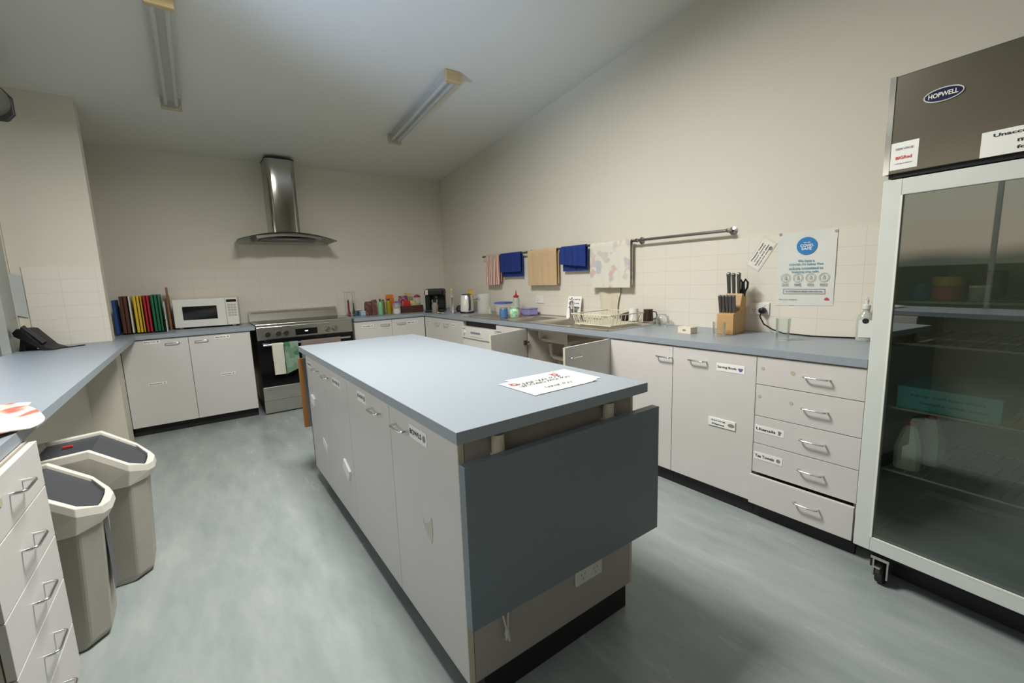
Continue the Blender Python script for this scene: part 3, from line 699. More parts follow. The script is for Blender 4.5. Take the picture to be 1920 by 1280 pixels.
for a0, a1, b0, b1 in ((-.108, .108, -.144, -.142), (-.108, .108, -.118, -.116), (-.108, -.106, -.144, -.116), (.106, .108, -.144, -.116)): bx.box(xp-.0004, xp, PY+a0, PY+a1, PZ+b0, PZ+b1)
bx.build('box_outline', mat('navy_ink', (.03, .10, .22), .6), t)
MB().add([(xp, PY-.105, PZ-.178), (xp, PY-.130, PZ-.178), (xp, PY-.127, PZ-.168), (xp, PY-.118, PZ-.163), (xp, PY-.109, PZ-.168)], [(0, 1, 2, 3, 4)]).build('emblem', RED, t)
for yy, zz in ((PY+.14, PZ+.205), (PY-.142, PZ+.197)):
    MB().lathe([(.008, 0), (.008, -.004), (0, -.005)], (NX-.001, yy, zz), 12, axis='X').build('adhesive_dot', mat('grey_putty', (.38, .37, .33), .7), t)
# tilted laminated card
t = thing('hand_washing_card', 'small laminated card stuck tilted to the left of the safety poster', 'card', (NX-.001, 1.322, 1.380), 0)
t.rotation_euler = (R(32), 0, 0)
MB().box(-.001, 0, -.046, .046, -.098, .098, 0).box(-.0016, -.001, -.039, .039, -.09, .09, 1).build('sheet', [mat('laminate_film', (.66, .64, .56), .2), mat('card_paper', (.76, .75, .68), .5)], t)
lt = MB()
for i, (s_, w_) in enumerate((('Please wash', .14), ('your hands', .13), ('before and after', .16), ('using the kitchen', .15))): lt.text(s_, (-.002, .026-i*.017, .0), (0, 0, 1), (0, 1, 0), w_*.9, .008, 0)
for k in lt.v[:0]: pass
lt.build('lettering', INK, t)
MB().lathe([(0, 0), (.012, 0), (.012, -.0006), (0, -.0006)], (-.0016, -.03, .055), 16, axis='X').build('drawing', GREYI, t)
# sockets with plugs
def socket(y, z, label, plug_y=None):
    t = thing('wall_socket', label, 'socket', (NX, y, z))
    MB().box(-.010, 0, -.060, .060, -.037, .037).build('plate', WHITE, t, bevel=.003)
    s_ = MB()
    for cy in (-.03, .03):
        s_.box(-.0125, -.010, cy-.008, cy+.008, .016, .026)
    s_.build('rocker_switch', WHITE, t)
    h_ = MB(); 
    for dy, dz in ((-.007, .002), (.007, .002), (0, -.012)): h_.box(-.0108, -.010, .03+dy-.0012, .03+dy+.0012, -.008+dz-.004, -.008+dz+.004)
    h_.build('pin_hole', INK, t)
    return t
socket(1.315, 1.045, 'double power socket left of the safety poster with black plug in it')
t = thing('power_cord', 'black plug and cord trailing along the worktop to the fridge', 'cord', (0, 0, 0))
MB().lathe([(.017, 0), (.020, -.01), (.018, -.032), (.008, -.038), (0, -.038)], (NX-.011, 1.287, 1.035), 16, axis='X').build('plug', BLACK, t, smooth=True)
MB().tube([(NX-.04, 1.287, 1.03), (NX-.06, 1.285, 1.00), (NX-.06, 1.26, .955), (NX-.055, 1.21, .925), (NX-.055, 1.15, .907), (NX-.05, 1.08, .9055), (NX-.07, 1.0, .905), (NX-.05, .93, .905), (NX-.03, .87, .905), (NX-.008, .81, .905), (NX-.007, .72, .905), (NX-.007, .66, .905)], .0042, 8).build('cable', BLACK, t, smooth=True)
socket(4.66, 1.045, 'power socket on the tiles behind the kettle with a black plug')
t = thing('kettle_plug', 'black plug with cord in the socket behind the kettle', 'plug', (NX-.012, 4.63, 1.045))
MB().lathe([(.017, 0), (.019, -.02), (.009, -.04), (0, -.04)], (0, 0, 0), 14, axis='X').build('plug', BLACK, t, smooth=True)
MB().tube([(-.038, 0, 0), (-.06, .03, -.005), (-.09, .09, -.06), (-.12, .05, -.12), (-.15, -.02, -.139)], .0035, 8).build('cable', BLACK, t, smooth=True)
socket(3.47, 1.06, 'power socket on the tiles right of the squeeze bottle')

# ------------------------------------------------------------ things on the right worktop
TZW = .9005
def lath(name, label, cat, loc, prof, m, seg=24, parts=(), group=None, sx=1, sy=1, rz=0, body='body'):
    t = thing(name, label, cat, loc, rz, group)
    MB().lathe(prof, seg=seg, sx=sx, sy=sy).build(body, m, t, smooth=True)
    for pn, pp, pm in parts: MB().lathe(pp, seg=seg, sx=sx, sy=sy).build(pn, pm, t, smooth=True)
    return t
def tumbler(label, x, y, h, r_):
    t = thing('glass_tumbler', label, 'glass', (x, y, TZW))
    MB().lathe([(0, .0), (r_*.86, 0), (r_, h), (r_-.002, h), (r_*.84, .012), (0, .010)], seg=28).build('glass', GLASS, t, smooth=True)
    return t
tumbler('clear glass tumbler standing in front of the knife block', 2.52, 1.385, .085, .038)
tumbler('taller clear glass tumbler standing below the safety poster', 2.57, 1.055, .12, .036)
o = MB().box(-.03, .03, -.05, .05, 0, .04, 0).box(-.0305, -.03, -.012, .012, .014, .026, 1).build('small_box', [mat('cream_card', (.75, .68, .56), .6), GREYI], None, bevel=.002, loc=(2.53, 1.60, TZW)); o.rotation_euler = (0, 0, R(-8))
tag(o, 'small cream box on the worktop left of the knife block', 'box')
# knife block
t = thing('knife_block', 'pale wooden knife block full of grey handled knives', 'knife block', (2.665, 1.405, TZW), R(5))
MB().prism([(-.055, 0), (.115, 0), (.125, .225), (.06, .245), (.03, .14), (-.055, .125)], -.05, .05, 'Y').build('block', WOOD, t, bevel=.003)
HG = mat('grey_knife_handle', (.11, .105, .10), .35, .5)
def knife(label, x, y, z, L, w_, lean, nm='kitchen_knife', m=None):
    loc = t.matrix_basis @ Vector((x, y, z))
    k = thing(nm, label, 'scissors' if nm == 'kitchen_scissors' else 'knife', loc, R(5)); k.rotation_euler = (R(lean[0]), R(lean[1]), R(5))
    if nm == 'kitchen_scissors':
        for s_ in (-1, 1): MB().tube([(0, s_*.008, 0), (0, s_*.012, .03), (0, s_*.026, .055), (0, s_*.028, .085), (0, s_*.014, .105), (0, s_*.004, .085), (0, s_*.005, .05), (0, s_*.008, .0)], .0065, 8).build('grip', BLACK, k, smooth=True)
    else:
        MB().loft([[(sx*w_*.45*q, sy*.009*q, zz) for sx, sy in ((-1, -1), (1, -1), (1, 1), (-1, 1))] for zz, q in ((-.0, .8), (L*.15, .9), (L*.75, 1), (L*.95, 1.1), (L, .8))]).build('handle', m or HG, k, bevel=.003)
        MB().lathe([(.007, 0), (.007, .003), (0, .004)], (0, 0, L-.001), 10).build('end_cap', CHROME, k)
    MB().box(-w_*.4, w_*.4, -.001, .001, -.05, 0).build('blade', CHROME, k)
ylab = ['leftmost', 'second', 'third', 'fourth', 'rightmost']
for i in range(5): knife('grey handled steak knife in the low front row, '+ylab[i]+' of the five', -.022, .041-i*.0205, .125, .115, .018, (0, -10), m=HG)
knife('large knife with rugged handle at the left of the tall back row', .075, .035, .235, .14, .026, (0, -8))
knife('grey handled knife in the tall back row, second from the left', .075, .006, .235, .135, .022, (0, -8))
knife('grey handled knife in the tall back row beside the scissors', .085, -.020, .232, .14, .024, (0, -6))
knife('black handled kitchen scissors at the right of the knife block', .095, -.040, .225, .1, .012, (0, -4), 'kitchen_scissors')
# sanitiser
t = thing('sanitiser_bottle', 'clear pump bottle of sanitiser in the corner beside the fridge', 'bottle', (2.815, .762, TZW), R(-75))
MB().lathe([(.036, 0), (.038, .01), (.038, .115), (.030, .135), (.015, .15), (.015, .165)], seg=24, sy=.75).build('bottle', mat('clear_gel_plastic', (.62, .65, .58), .15, trans=.3), t, smooth=True)
MB().lathe([(.017, .165), (.017, .185), (.008, .19), (.008, .215)], seg=16).tube([(0, 0, .215), (0, -.01, .222), (0, -.045, .218)], .007, 8).build('pump', WHITE, t, smooth=True)
MB().box(-.027, .027, -.0300, -.0292, .02, .11, 0).lathe([(.014, -.0306), (.014, -.0300), (0, -.0300)], (.0, 0, .105), 16, 1, axis='Y').build('label', [PAPER, INK], t)
# dish rack with cups
t = thing('dish_rack', 'cream wire dish rack on the drainer right of the sink', 'dish rack', (2.56, 2.28, .910), 0)
WR = mat('cream_coated_wire', (.68, .64, .50), .4); hx, hy_, hh = .21, .20, .088
m_ = MB()
for z_, k in ((.012, .9), (hh, 1)): m_.tube([(-hx*k, -hy_*k, z_), (hx*k, -hy_*k, z_), (hx*k, hy_*k, z_), (-hx*k, hy_*k, z_)], .0042 if z_ > .05 else .003, 8, closed=True)
m_.build('rim', WR, t, smooth=True)
m_ = MB(); N = 15
for i in range(N):
    y = -hy_+2*hy_*(i+.5)/N; m_.tube([(-hx, y, hh), (-hx*.9, y*.9, .012), (hx*.9, y*.9, .012), (hx, y, hh)], .0026, 6)
for i in range(9):
    x = -hx+2*hx*(i+.5)/9; m_.tube([(x, -hy_, hh), (x*.9, -hy_*.9, .012), (x*.9, hy_*.9, .012), (x, hy_, hh)], .0026, 6)
for i in range(12):
    y = -hy_*.85+2*hy_*.85*i/11; m_.tube([(-.10, y, .012), (-.10, y, .05), (-.07, y, .055), (-.07, y, .012)], .0024, 6)
m_.build('wire', WR, t, smooth=True)
def mug(label, x, y, z, m, inner, rot, tilt):
    k = thing('mug', label, 'mug', (x, y, z)); k.rotation_euler = (tilt[0], tilt[1], rot)
    MB().lathe([(0, 0), (.034, 0), (.038, .09), (.035, .09), (.031, .008), (0, .006)], seg=24).build('cup', m, k, smooth=True)
    MB().tube([(.036, 0, .075), (.058, 0, .07), (.064, 0, .045), (.056, 0, .022), (.035, 0, .018)], .0045, 8).build('handle', m, k, smooth=True)
DBR = mat('dark_brown_glaze', (.03, .018, .014), .2)
mug('dark brown mug lying tilted in the dish rack', 2.70, 2.28, .945, DBR, 0, R(60), (R(80), 0))
mug('white mug upside down in the dish rack', 2.705, 2.165, 1.025, WHITE, 0, R(30), (R(180), 0))
mug('dark mug at the near end of the dish rack beside the glass bowl', 2.755, 2.07, 1.02, DBR, 0, R(-60), (R(180), 0))
lath('glass_bowl', 'upturned clear glass bowl on the worktop just right of the dish rack', 'bowl', (2.785, 1.965, .9005), [(.048, 0), (.050, .03), (.045, .065), (.025, .085), (0, .088)], GLASS)
# sign behind the tap
t = thing('tabletop_sign', 'small white printed sign leaning on the tiles behind the tap', 'sign', (2.785, 2.915, .9045), R(-90)); t.rotation_euler = (R(-12), 0, R(-80))
MB().box(-.075, .075, -.003, .0, 0, .20, 0).build('sheet', PAPER, t)
lt = MB()
for i, (s_, w_) in enumerate((('Please wash up', .12), ('and put away', .11), ('dishes after use', .12), ('THANK YOU', .08))): lt.text(s_, (0, -.0035, .170-i*.036), (1, 0, 0), (0, 0, 1), w_, .016, 0)
lt.build('lettering', INK, t)
# near the left end of the sink: containers
t = thing('food_container', 'square clear food container with a blue lid left of the sink', 'container', (2.60, 3.76, .910), R(15))
def sqring(a, z, c_=.02): return [(a-c_, -a, z), (a, -a+c_, z), (a, a-c_, z), (a-c_, a, z), (-a+c_, a, z), (-a, a-c_, z), (-a, -a+c_, z), (-a+c_, -a, z)]
MB().loft([sqring(.058, 0), sqring(.070, .115)]).build('tub', PLASTIC, t); MB().loft([sqring(.078, .115), sqring(.078, .128), sqring(.06, .134)]).build('lid', mat('blue_lid', (.07, .12, .42), .4), t)
lath('jar', 'small jar with blue contents in front of the blue lidded container', 'jar', (2.42, 3.50, .910), [(.040, 0), (.042, .02), (.042, .07), (.036, .082)], mat('blue_contents', (.06, .16, .34), .15), parts=[('lid', [(.038, .082), (.038, .094), (0, .095)], mat('grey_lid', (.25, .27, .25), .4))])
t = thing('cup_with_bag', 'pale green plastic bag bunched in a cup left of the sink', 'bag', (2.47, 3.39, .910))
MB().lathe([(.036, 0), (.046, .03), (.048, .06), (.040, .085), (.050, .10), (.02, .104), (0, .10)], seg=14).build('bag', blotch('green_bag', (.30, .62, .42), [(.6, .8, .62)], 24, .5, .5), t)
t = lath('squeeze_bottle', 'clear squeeze bottle with a red nozzle behind the green bag', 'bottle', (2.69, 3.655, .910), [(.034, 0), (.036, .01), (.036, .15), (.030, .17), (.018, .178)], mat('milky_plastic', (.62, .62, .54), .3, trans=.35), parts=[('nozzle', [(.030, .178), (.030, .192), (.012, .20), (.006, .225), (.003, .25), (0, .25)], mat('red_plastic', (.45, .02, .03), .35))])
t = thing('storage_box', 'low translucent purple box behind the sink bowls', 'box', (2.745, 3.52, .910), 0)
MB().box(-.06, .06, -.075, .075, 0, .062).build('tub', mat('purple_plastic', (.28, .26, .52), .3), t, bevel=.008); MB().box(-.065, .065, -.08, .08, .062, .07).build('lid', mat('lilac_lid', (.36, .33, .58), .35), t, bevel=.003)
lath('plastic_cup', 'small pink cup with a red knob beside the purple box', 'cup', (2.62, 3.535, .910), [(.022, 0), (.028, .055), (.01, .06)], mat('pink_plastic', (.62, .30, .32), .4), parts=[('knob', [(0, .058), (.014, .062), (.014, .074), (0, .08)], mat('red_plastic', (.45, .02, .03), .35))])
lath('jar', 'small jar with pale green lid beside the clear canister', 'jar', (2.56, 4.02-.06, .9045+.006), [(.017, 0), (.018, .05), (.014, .06)], PLASTIC, parts=[('lid', [(.016, .06), (.016, .075), (0, .076)], mat('lime_lid', (.42, .50, .20), .5))])
lath('canister', 'tall clear plastic canister between kettle and blue lidded container', 'container', (2.60, 4.14, TZW), [(0, 0), (.072, 0), (.074, .02), (.074, .222), (.070, .222), (.070, .01), (0, .008)], PLASTIC, body='cylinder')
# kettle
t = thing('kettle', 'white and steel electric kettle with a dark handle on its base', 'kettle', (2.56, 4.45, TZW), R(-102))
MB().lathe([(.082, 0), (.085, .006), (.080, .018), (0, .018)]).build('power_base', BLACK, t, smooth=True)
MB().lathe([(.074, .018), (.078, .03), (.074, .12), (.066, .20), (.060, .208), (0, .209)]).build('jug', mat('kettle_steel', (.82, .80, .74), .25, .15), t, smooth=True)
MB().lathe([(.060, .208), (.055, .216), (0, .22)]).build('lid', BLACK, t, smooth=True)
MB().tube([(.055, 0, .205), (.085, 0, .215), (.105, 0, .19), (.108, 0, .12), (.100, 0, .06), (.078, 0, .035)], [.012, .013, .013, .013, .012, .01], 10).build('handle', DGREY, t, smooth=True)
MB().tube([(-.06, 0, .17), (-.085, 0, .19)], [.018, .010], 10).build('spout', mat('kettle_steel', (.8, .78, .72), .2), t, smooth=True)
o = MB().box(-.024, .024, -.024, .024, 0, .262, 0).box(-.0242, .0242, -.0242, .0242, .20, .255, 1).build('tea_box', [mat('ochre_card', (.58, .40, .10), .6), mat('yellow_card', (.75, .52, .12), .6)], None, loc=(2.68, 4.56, TZW)); tag(o, 'tall yellow box standing just behind the kettle', 'box')
lath('steel_flask', 'slim polished steel cylinder standing left of the kettle', 'flask', (2.42, 4.53, TZW), [(.019, 0), (.019, .01), (.016, .03), (.0165, .16), (.019, .185), (0, .186)], CHROME)
lath('pump_bottle', 'clear bottle with pale pump behind the steel cylinder', 'bottle', (2.62, 4.93, TZW), [(.032, 0), (.032, .17), (.014, .2), (.012, .225)], PLASTIC, parts=[('pump', [(.015, .225), (.015, .245), (.02, .26), (.012, .28), (0, .28)], mat('pale_yellow_plastic', (.62, .56, .32), .4))])
lath('cable_bundle', 'dark coiled cable lying on the worktop behind the kettle', 'cable', (2.60, 4.70, TZW), [(.03, 0), (.045, .02), (.04, .05), (.02, .075), (0, .08)], mat('dark_cable', (.03, .035, .025), .6), seg=9)
# coffee machine
t = thing('coffee_machine', 'black coffee machine in the far right corner of the worktop', 'coffee machine', (2.44, 5.02, TZW), R(-35))
MB().box(-.115, .115, -.13, .13, 0, .03).build('base', BLACK, t, bevel=.008)
MB().box(-.115, .115, .02, .13, .03, .27).build('column', BLACK, t, bevel=.015)
MB().box(-.12, .12, -.11, .13, .20, .285).build('head', BLACK, t, bevel=.025)
MB().tube([(-.085, -.05, .03), (-.085, -.05, .20)], .034, 18).build('water_tank', BLACK, t, smooth=True)
MB().box(-.105, -.07, -.112, -.110, .215, .275).build('chrome_strip', CHROME, t)
MB().lathe([(.02, .17), (.02, .20)], (.02, -.05, 0), 14).build('nozzle', DGREY, t, smooth=True)
lath('coffee_jar', 'glass jar half full of brown coffee in front of the coffee machine', 'jar', (2.335, 4.83, TZW), [(.036, 0), (.038, .01), (.038, .10), (.028, .115), (.026, .125)], PLASTIC, parts=[('contents', [(0, .003), (.034, .003), (.035, .075), (0, .076)], mat('brown_coffee', (.16, .06, .03), .5)), ('lid', [(.034, .125), (.036, .13), (.036, .16), (0, .162)], GLASS)])
o = MB().sheet(lambda a, b_: ((a-.5)*.07, (b_-.5)*.045, .008+.006*math.sin(a*6)+.006*b_), 8, 5, .002).build('food_scrap', mat('pale_peel', (.62, .55, .32), .7), None, loc=(2.325, 4.67, TZW)); tag(o, 'crumpled pale scrap on the worktop beside the coffee jar', 'scrap')
# back right worktop
t = thing('wooden_tray', 'dark brown tray holding packets left of the coffee machine', 'tray', (2.22, 5.30, TZW), R(-8))
MB().box(-.14, .14, -.10, .10, 0, .006).box(-.14, .14, -.10, -.092, 0, .085).box(-.14, .14, .092, .10, 0, .085).box(-.14, -.132, -.10, .10, 0, .085).box(.132, .14, -.10, .10, 0, .085).build('box', mat('dark_brown_wood', (.085, .028, .015), .5), t, bevel=.002)
def packet(name, label, cat, x, y, z, w_, d_, h_, m, rz=0, taper=.8, bev=.008):
    mb = MB()
    mb.loft([[(sx*w_/2*q, sy*d_/2*qq, zz) for sx, sy in ((-1, -1), (1, -1), (1, 1), (-1, 1))] for zz, q, qq in ((0, .92, 1), (h_*.3, 1, 1), (h_*.8, .97, taper), (h_, .94, .12))])
    o = mb.build(name, m, None, bevel=bev, loc=(x, y, z)); o.rotation_euler = (0, 0, rz); return tag(o, label, cat)
zt_ = TZW+.0065
packet('snack_packet', 'purple packet standing in the brown tray behind the red one', 'packet', 2.15, 5.35, zt_, .12, .04, .20, blotch('purple_packet', (.14, .03, .12), [(.42, .12, .2)], 20, .5, .4), R(-8))
packet('snack_packet', 'glossy red packet at the front left of the brown tray', 'packet', 2.145, 5.255, zt_, .10, .05, .145, blotch('red_packet', (.50, .02, .02), [(.7, .5, .4)], 16, .62, .35), R(-8))
packet('snack_packet', 'pale yellow packet beside the red one in the brown tray', 'packet', 2.235, 5.25, zt_, .075, .05, .14, blotch('cream_packet', (.62, .50, .22), [(.35, .3, .1)], 22, .55, .4), R(-5))
packet('snack_packet', 'olive green packet behind the pale yellow one in the tray', 'packet', 2.24, 5.34, zt_, .07, .04, .19, mat('olive_packet', (.26, .26, .10), .45), R(-5))
o = MB().box(-.03, .03, -.04, .04, 0, .24).build('cereal_box', mat('cream_yellow_card', (.68, .52, .26), .6), None, loc=(2.255, 5.44, TZW)); tag(o, 'tall cream box standing behind the brown tray', 'box')
lath('canister', 'clear canister with a red lid at the right of the brown tray', 'container', (2.305, 5.27, zt_), [(.040, 0), (.042, .17), (.040, .175)], PLASTIC, parts=[('lid', [(.044, .175), (.044, .19), (.02, .205), (.012, .21), (0, .21)], mat('red_lid', (.40, .03, .05), .4)), ('contents', [(0, .003), (.037, .003), (.038, .10), (0, .1)], mat('tan_contents', (.42, .34, .26), .7))])
lath('sugar_jar', 'clear jar of white sugar with a lilac lid in front', 'jar', (1.985, 5.165, TZW), [(.046, 0), (.048, .01), (.048, .10), (.040, .112)], PLASTIC, parts=[('contents', [(0, .003), (.043, .003), (.043, .06), (0, .064)], mat('white_sugar', (.80, .78, .72), .8)), ('lid', [(.044, .112), (.044, .128), (0, .13)], mat('lilac_lid', (.36, .33, .58), .35))])
lath('jar', 'clear jar with a purple lid behind the sugar jar', 'jar', (2.06, 5.30, TZW), [(.042, 0), (.044, .11), (.036, .125)], PLASTIC, parts=[('lid', [(.040, .125), (.040, .145), (0, .146)], mat('purple_lid', (.22, .16, .36), .4)), ('contents', [(0, .003), (.039, .003), (.04, .07), (0, .07)], mat('white_sugar', (.8, .78, .72), .8))])
packet('snack_packet', 'bright orange packet standing behind the olive oil bottles', 'packet', 2.0, 5.42, TZW, .10, .05, .23, blotch('orange_packet', (.70, .17, .02), [(.75, .55, .4)], 14, .6, .4), 0)
OIL = mat('olive_oil', (.30, .27, .02), .15); CAPB = mat('dark_green_cap', (.03, .08, .03), .4)
lath('oil_bottle', 'yellow green oil bottle nearest the sugar jar', 'bottle', (1.915, 5.235, TZW), [(.028, 0), (.029, .01), (.029, .14), (.02, .165)], OIL, parts=[('cap', [(.018, .165), (.018, .185), (0, .186)], CAPB)])
lath('oil_bottle', 'darker olive oil bottle between the mint green and yellow bottles', 'bottle', (1.86, 5.28, TZW), [(.022, 0), (.023, .01), (.023, .14), (.015, .16)], mat('dark_olive_oil', (.17, .17, .02), .15), parts=[('cap', [(.014, .16), (.014, .175), (0, .176)], CAPB)])
lath('detergent_bottle', 'mint green bottle with a dark cap right of the chocolate bags', 'bottle', (1.795, 5.195, TZW), [(.028, 0), (.031, .012), (.029, .11), (.027, .14), (.013, .158)], mat('mint_plastic', (.22, .50, .27), .35), parts=[('cap', [(.011, .158), (.011, .19), (0, .192)], CAPB)])
CHO = blotch('brown_packet', (.12, .055, .04), [(.26, .16, .10), (.15, .05, .05)], 26, .5, .4)
packet('snack_packet', 'brown packet at the left beside the blue tub', 'packet', 1.675, 5.27, TZW, .085, .06, .165, CHO, R(8))
packet('snack_packet', 'brown packet with a maroon top next to the mint green bottle', 'packet', 1.735, 5.235, TZW, .065, .06, .185, CHO, R(-5))
t = thing('plastic_tub', 'pale blue tub with a lid right of the bottle rack', 'tub', (1.62, 5.30, TZW))
MB().box(-.038, .038, -.035, .035, 0, .045).build('tub', mat('pale_blue_plastic', (.35, .52, .65), .35), t, bevel=.006); MB().box(-.041, .041, -.038, .038, .045, .055).build('lid', mat('white_lid', (.6, .68, .72), .35), t, bevel=.003)
t = thing('plastic_tub', 'darker blue tub behind the pale blue one', 'tub', (1.60, 5.39, TZW))
MB().box(-.04, .04, -.035, .035, 0, .058).build('tub', mat('navy_plastic', (.03, .08, .24), .35), t, bevel=.006)
t = thing('condiment_stand', 'chrome wire stand of sauce bottles at the right of the cooker', 'rack', (1.49, 5.36, TZW))
m_ = MB(); 
for z_ in (.02, .285): m_.tube([(-.045, -.045, z_), (.045, -.045, z_), (.045, .045, z_), (-.045, .045, z_)], .0022, 6, closed=True)
for sx in (-.045, .045):
    for sy in (-.045, .045): m_.tube([(sx, sy, 0), (sx, sy, .285)], .0022, 6)
m_.tube([(-.065, 0, .285), (.065, 0, .285)], .0022, 6); m_.tube([(0, -.045, .285), (0, .045, .285)], .0022, 6)
m_.build('wire_frame', CHROME, t, smooth=True)
lath('sauce_dispenser', 'dark red dispenser at the left in the chrome wire stand', 'dispenser', (1.463, 5.335, TZW+.001), [(.018, 0), (.022, .03), (.011, .06), (.009, .19), (0, .192)], mat('dark_red_plastic', (.20, .015, .03), .3), seg=14)
lath('sauce_dispenser', 'clear dispenser in the middle of the chrome wire stand', 'dispenser', (1.50, 5.385, TZW+.001), [(.016, 0), (.018, .04), (.014, .26), (0, .262)], PLASTIC, seg=14)
lath('sauce_dispenser', 'dark green dispenser at the right in the chrome wire stand', 'dispenser', (1.52, 5.333, TZW+.001), [(.015, 0), (.019, .04), (.009, .09), (.008, .15), (0, .152)], mat('dark_green_plastic', (.03, .06, .035), .3), seg=14)

# ------------------------------------------------------------ left worktop things
t = thing('desk_telephone', 'black telephone tilted up on a stand at the far end of the servery worktop', 'telephone', (-.885, 4.40, TZW), R(-25)); t.scale = (.85, .85, .9)
MB().prism([(-.16, .145), (-.125, .175), (-.09, .168), (.03, .035), (.10, .008), (.10, 0), (.03, 0), (-.05, .055), (-.15, .115)], -.08, .08, 'Y').build('body', BLACK, t, bevel=.008)
MB().prism([(-.15, 0), (-.11, 0), (-.085, .10), (-.11, .13), (-.125, .10)], -.06, .06, 'Y').build('stand', BLACK, t, bevel=.004)
MB().tube([(-.10, -.05, .185), (-.03, -.05, .115), (.03, -.05, .055)], [.018, .013, .018], 10).build('handset', mat('dark_phone_plastic', (.035, .028, .03), .3), t, smooth=True)
MB().tube([(-.10, .0, .004), (-.02, -.02, .004), (.05, -.06, .004), (.12, .06, .004), (.17, .16, .004)], .004, 8).build('cable', BLACK, t, smooth=True)
t = thing('wall_notice', 'translucent grey notice on the tiles at the far left edge', 'notice', (-.995, 4.651, 1.30))
MB().sheet(lambda a, b_: (-.055+.055*a, -.002-.012*(1-a)*abs(b_-.3), -.16+.30*b_-.02*a), 5, 6, .001).build('sheet', mat('grey_laminate', (.50, .52, .52), .25), t)
def cl(a, b_):
    xe = -.505+.085*math.sin(PI*min(1, b_*1.05))**2; x = -.88+(xe+.88)*a; y = 1.64+.56*b_+.03*math.sin(a*3)
    z = .9065+.008*abs(math.sin(a*8+b_*4))+.006*abs(math.sin(b_*10))
    if x > -.452: z -= (x+.452)*.5
    return (x, y, z)
tag(MB().sheet(cl, 26, 20, .003).build('tea_towel', blotch('cream_red_print', (.74, .66, .52), [(.50, .14, .10)], 7, .60), None, smooth=True), 'crumpled cream and red tea towel on the near end of the left worktop', 'tea towel')
mb = MB().sheet(lambda a, b_: (-1.5+.03*math.sin(b_*40), 4.3+1.5*b_, .05+1.15*a), 2, 60, .01)
tag(mb.build('red_curtain', mat('red_fabric', (.32, .03, .07), .8), None, smooth=True), 'dark red curtain hanging beyond the servery at the far left', 'curtain')

# bins
def bin_(label, x1, y0, y1, xb, mark=None):
    t = thing('flip_top_bin', label, 'bin', (0, 0, 0), 0, None); yc = (y0+y1)/2; w2 = (y1-y0)/2
    def ring(xa, xc, hw, z, ch=.05): return [(xa, yc-hw, z), (xc-ch, yc-hw, z), (xc, yc-hw*.55, z), (xc, yc+hw*.55, z), (xc-ch, yc+hw, z), (xa, yc+hw, z)]
    MB().loft([ring(xb+.05, x1-.075, w2-.045, 0), ring(xb+.045, x1-.055, w2-.04, .03), ring(xb+.02, x1-.03, w2-.022, .47)]).build('body', mat('taupe_bin_plastic', (.42, .39, .34), .45), t, bevel=.008)
    xr = x1-.19
    # collar: side walls following the peaked rim, hollow inside
    prof = [(xb, .625), (xr, .640), (x1-.04, .535), (x1, .505)]
    c = MB()
    def rim(k, dz):   # outline of the rim at inset k
        return [(xb+k, yc-w2+k, .63+dz), (xr, yc-w2+k, .643+dz), (x1-.075, yc-w2+k+.0, .553+dz), (x1-.018-k*.5, yc-w2*.55+k*.3, .517+dz), (x1-k, yc-w2*.25, .512+dz), (x1-k, yc+w2*.25, .512+dz), (x1-.018-k*.5, yc+w2*.55-k*.3, .517+dz), (x1-.075, yc+w2-k, .553+dz), (xr, yc+w2-k, .643+dz), (xb+k, yc+w2-k, .63+dz)]
    def low(z): return [(xb+.008, yc-w2+.01, z), (xr, yc-w2+.01, z), (x1-.085, yc-w2+.01, z), (x1-.03, yc-w2*.55, z), (x1-.015, yc-w2*.25, z), (x1-.015, yc+w2*.25, z), (x1-.03, yc+w2*.55, z), (x1-.085, yc+w2-.01, z), (xr, yc+w2-.01, z), (xb+.008, yc+w2-.01, z)]
    c.loft([low(.455), rim(0, -.03), rim(.004, 0), rim(.030, .0), rim(.034, -.02)], caps=False)
    c.build('collar', mat('cream_bin_plastic', (.74, .71, .62), .38), t, bevel=.003)
    q = rim(.036, -.012); fl_ = MB(); qb = [(p[0], p[1], p[2]-.01) for p in q]
    k = len(q)
    fl_.add(q+qb, [(0, 1, 8, 9), (1, 2, 7, 8), (2, 3, 6, 7), (3, 4, 5, 6), (10, 19, 18, 11), (11, 18, 17, 12), (12, 17, 16, 13), (13, 16, 15, 14)]+[(i, (i+1) % k, (i+1) % k+k, i+k) for i in range(k)])
    fo = fl_.build('flap', DGREY, t)
    if mark: MB().box(mark[0]-.012, mark[0]+.02, mark[1]-.008, mark[1]+.008, .629, .6345).build('red_sticker', mat('red_sticker', (.6, .03, .02), .5), fo)
    return t
bin_('tall cream bin with dark grey lid and red mark, farther from the drawers', -.235, 2.415, 2.755, -.64, (-.52, 2.60))
b2 = bin_('tall cream bin with dark grey lid right beside the left drawers', -.34, 2.03, 2.37, -.745)
MB().box(-.372, -.3715, 2.16, 2.24, .16, .44).build('sticker', mat('dark_sticker', (.10, .10, .11), .4), b2)

# ------------------------------------------------------------ glass door fridge
t = thing('display_fridge', 'tall stainless fridge with a white framed glass door at the right', 'fridge', (2.10, .54, 0), R(-95))
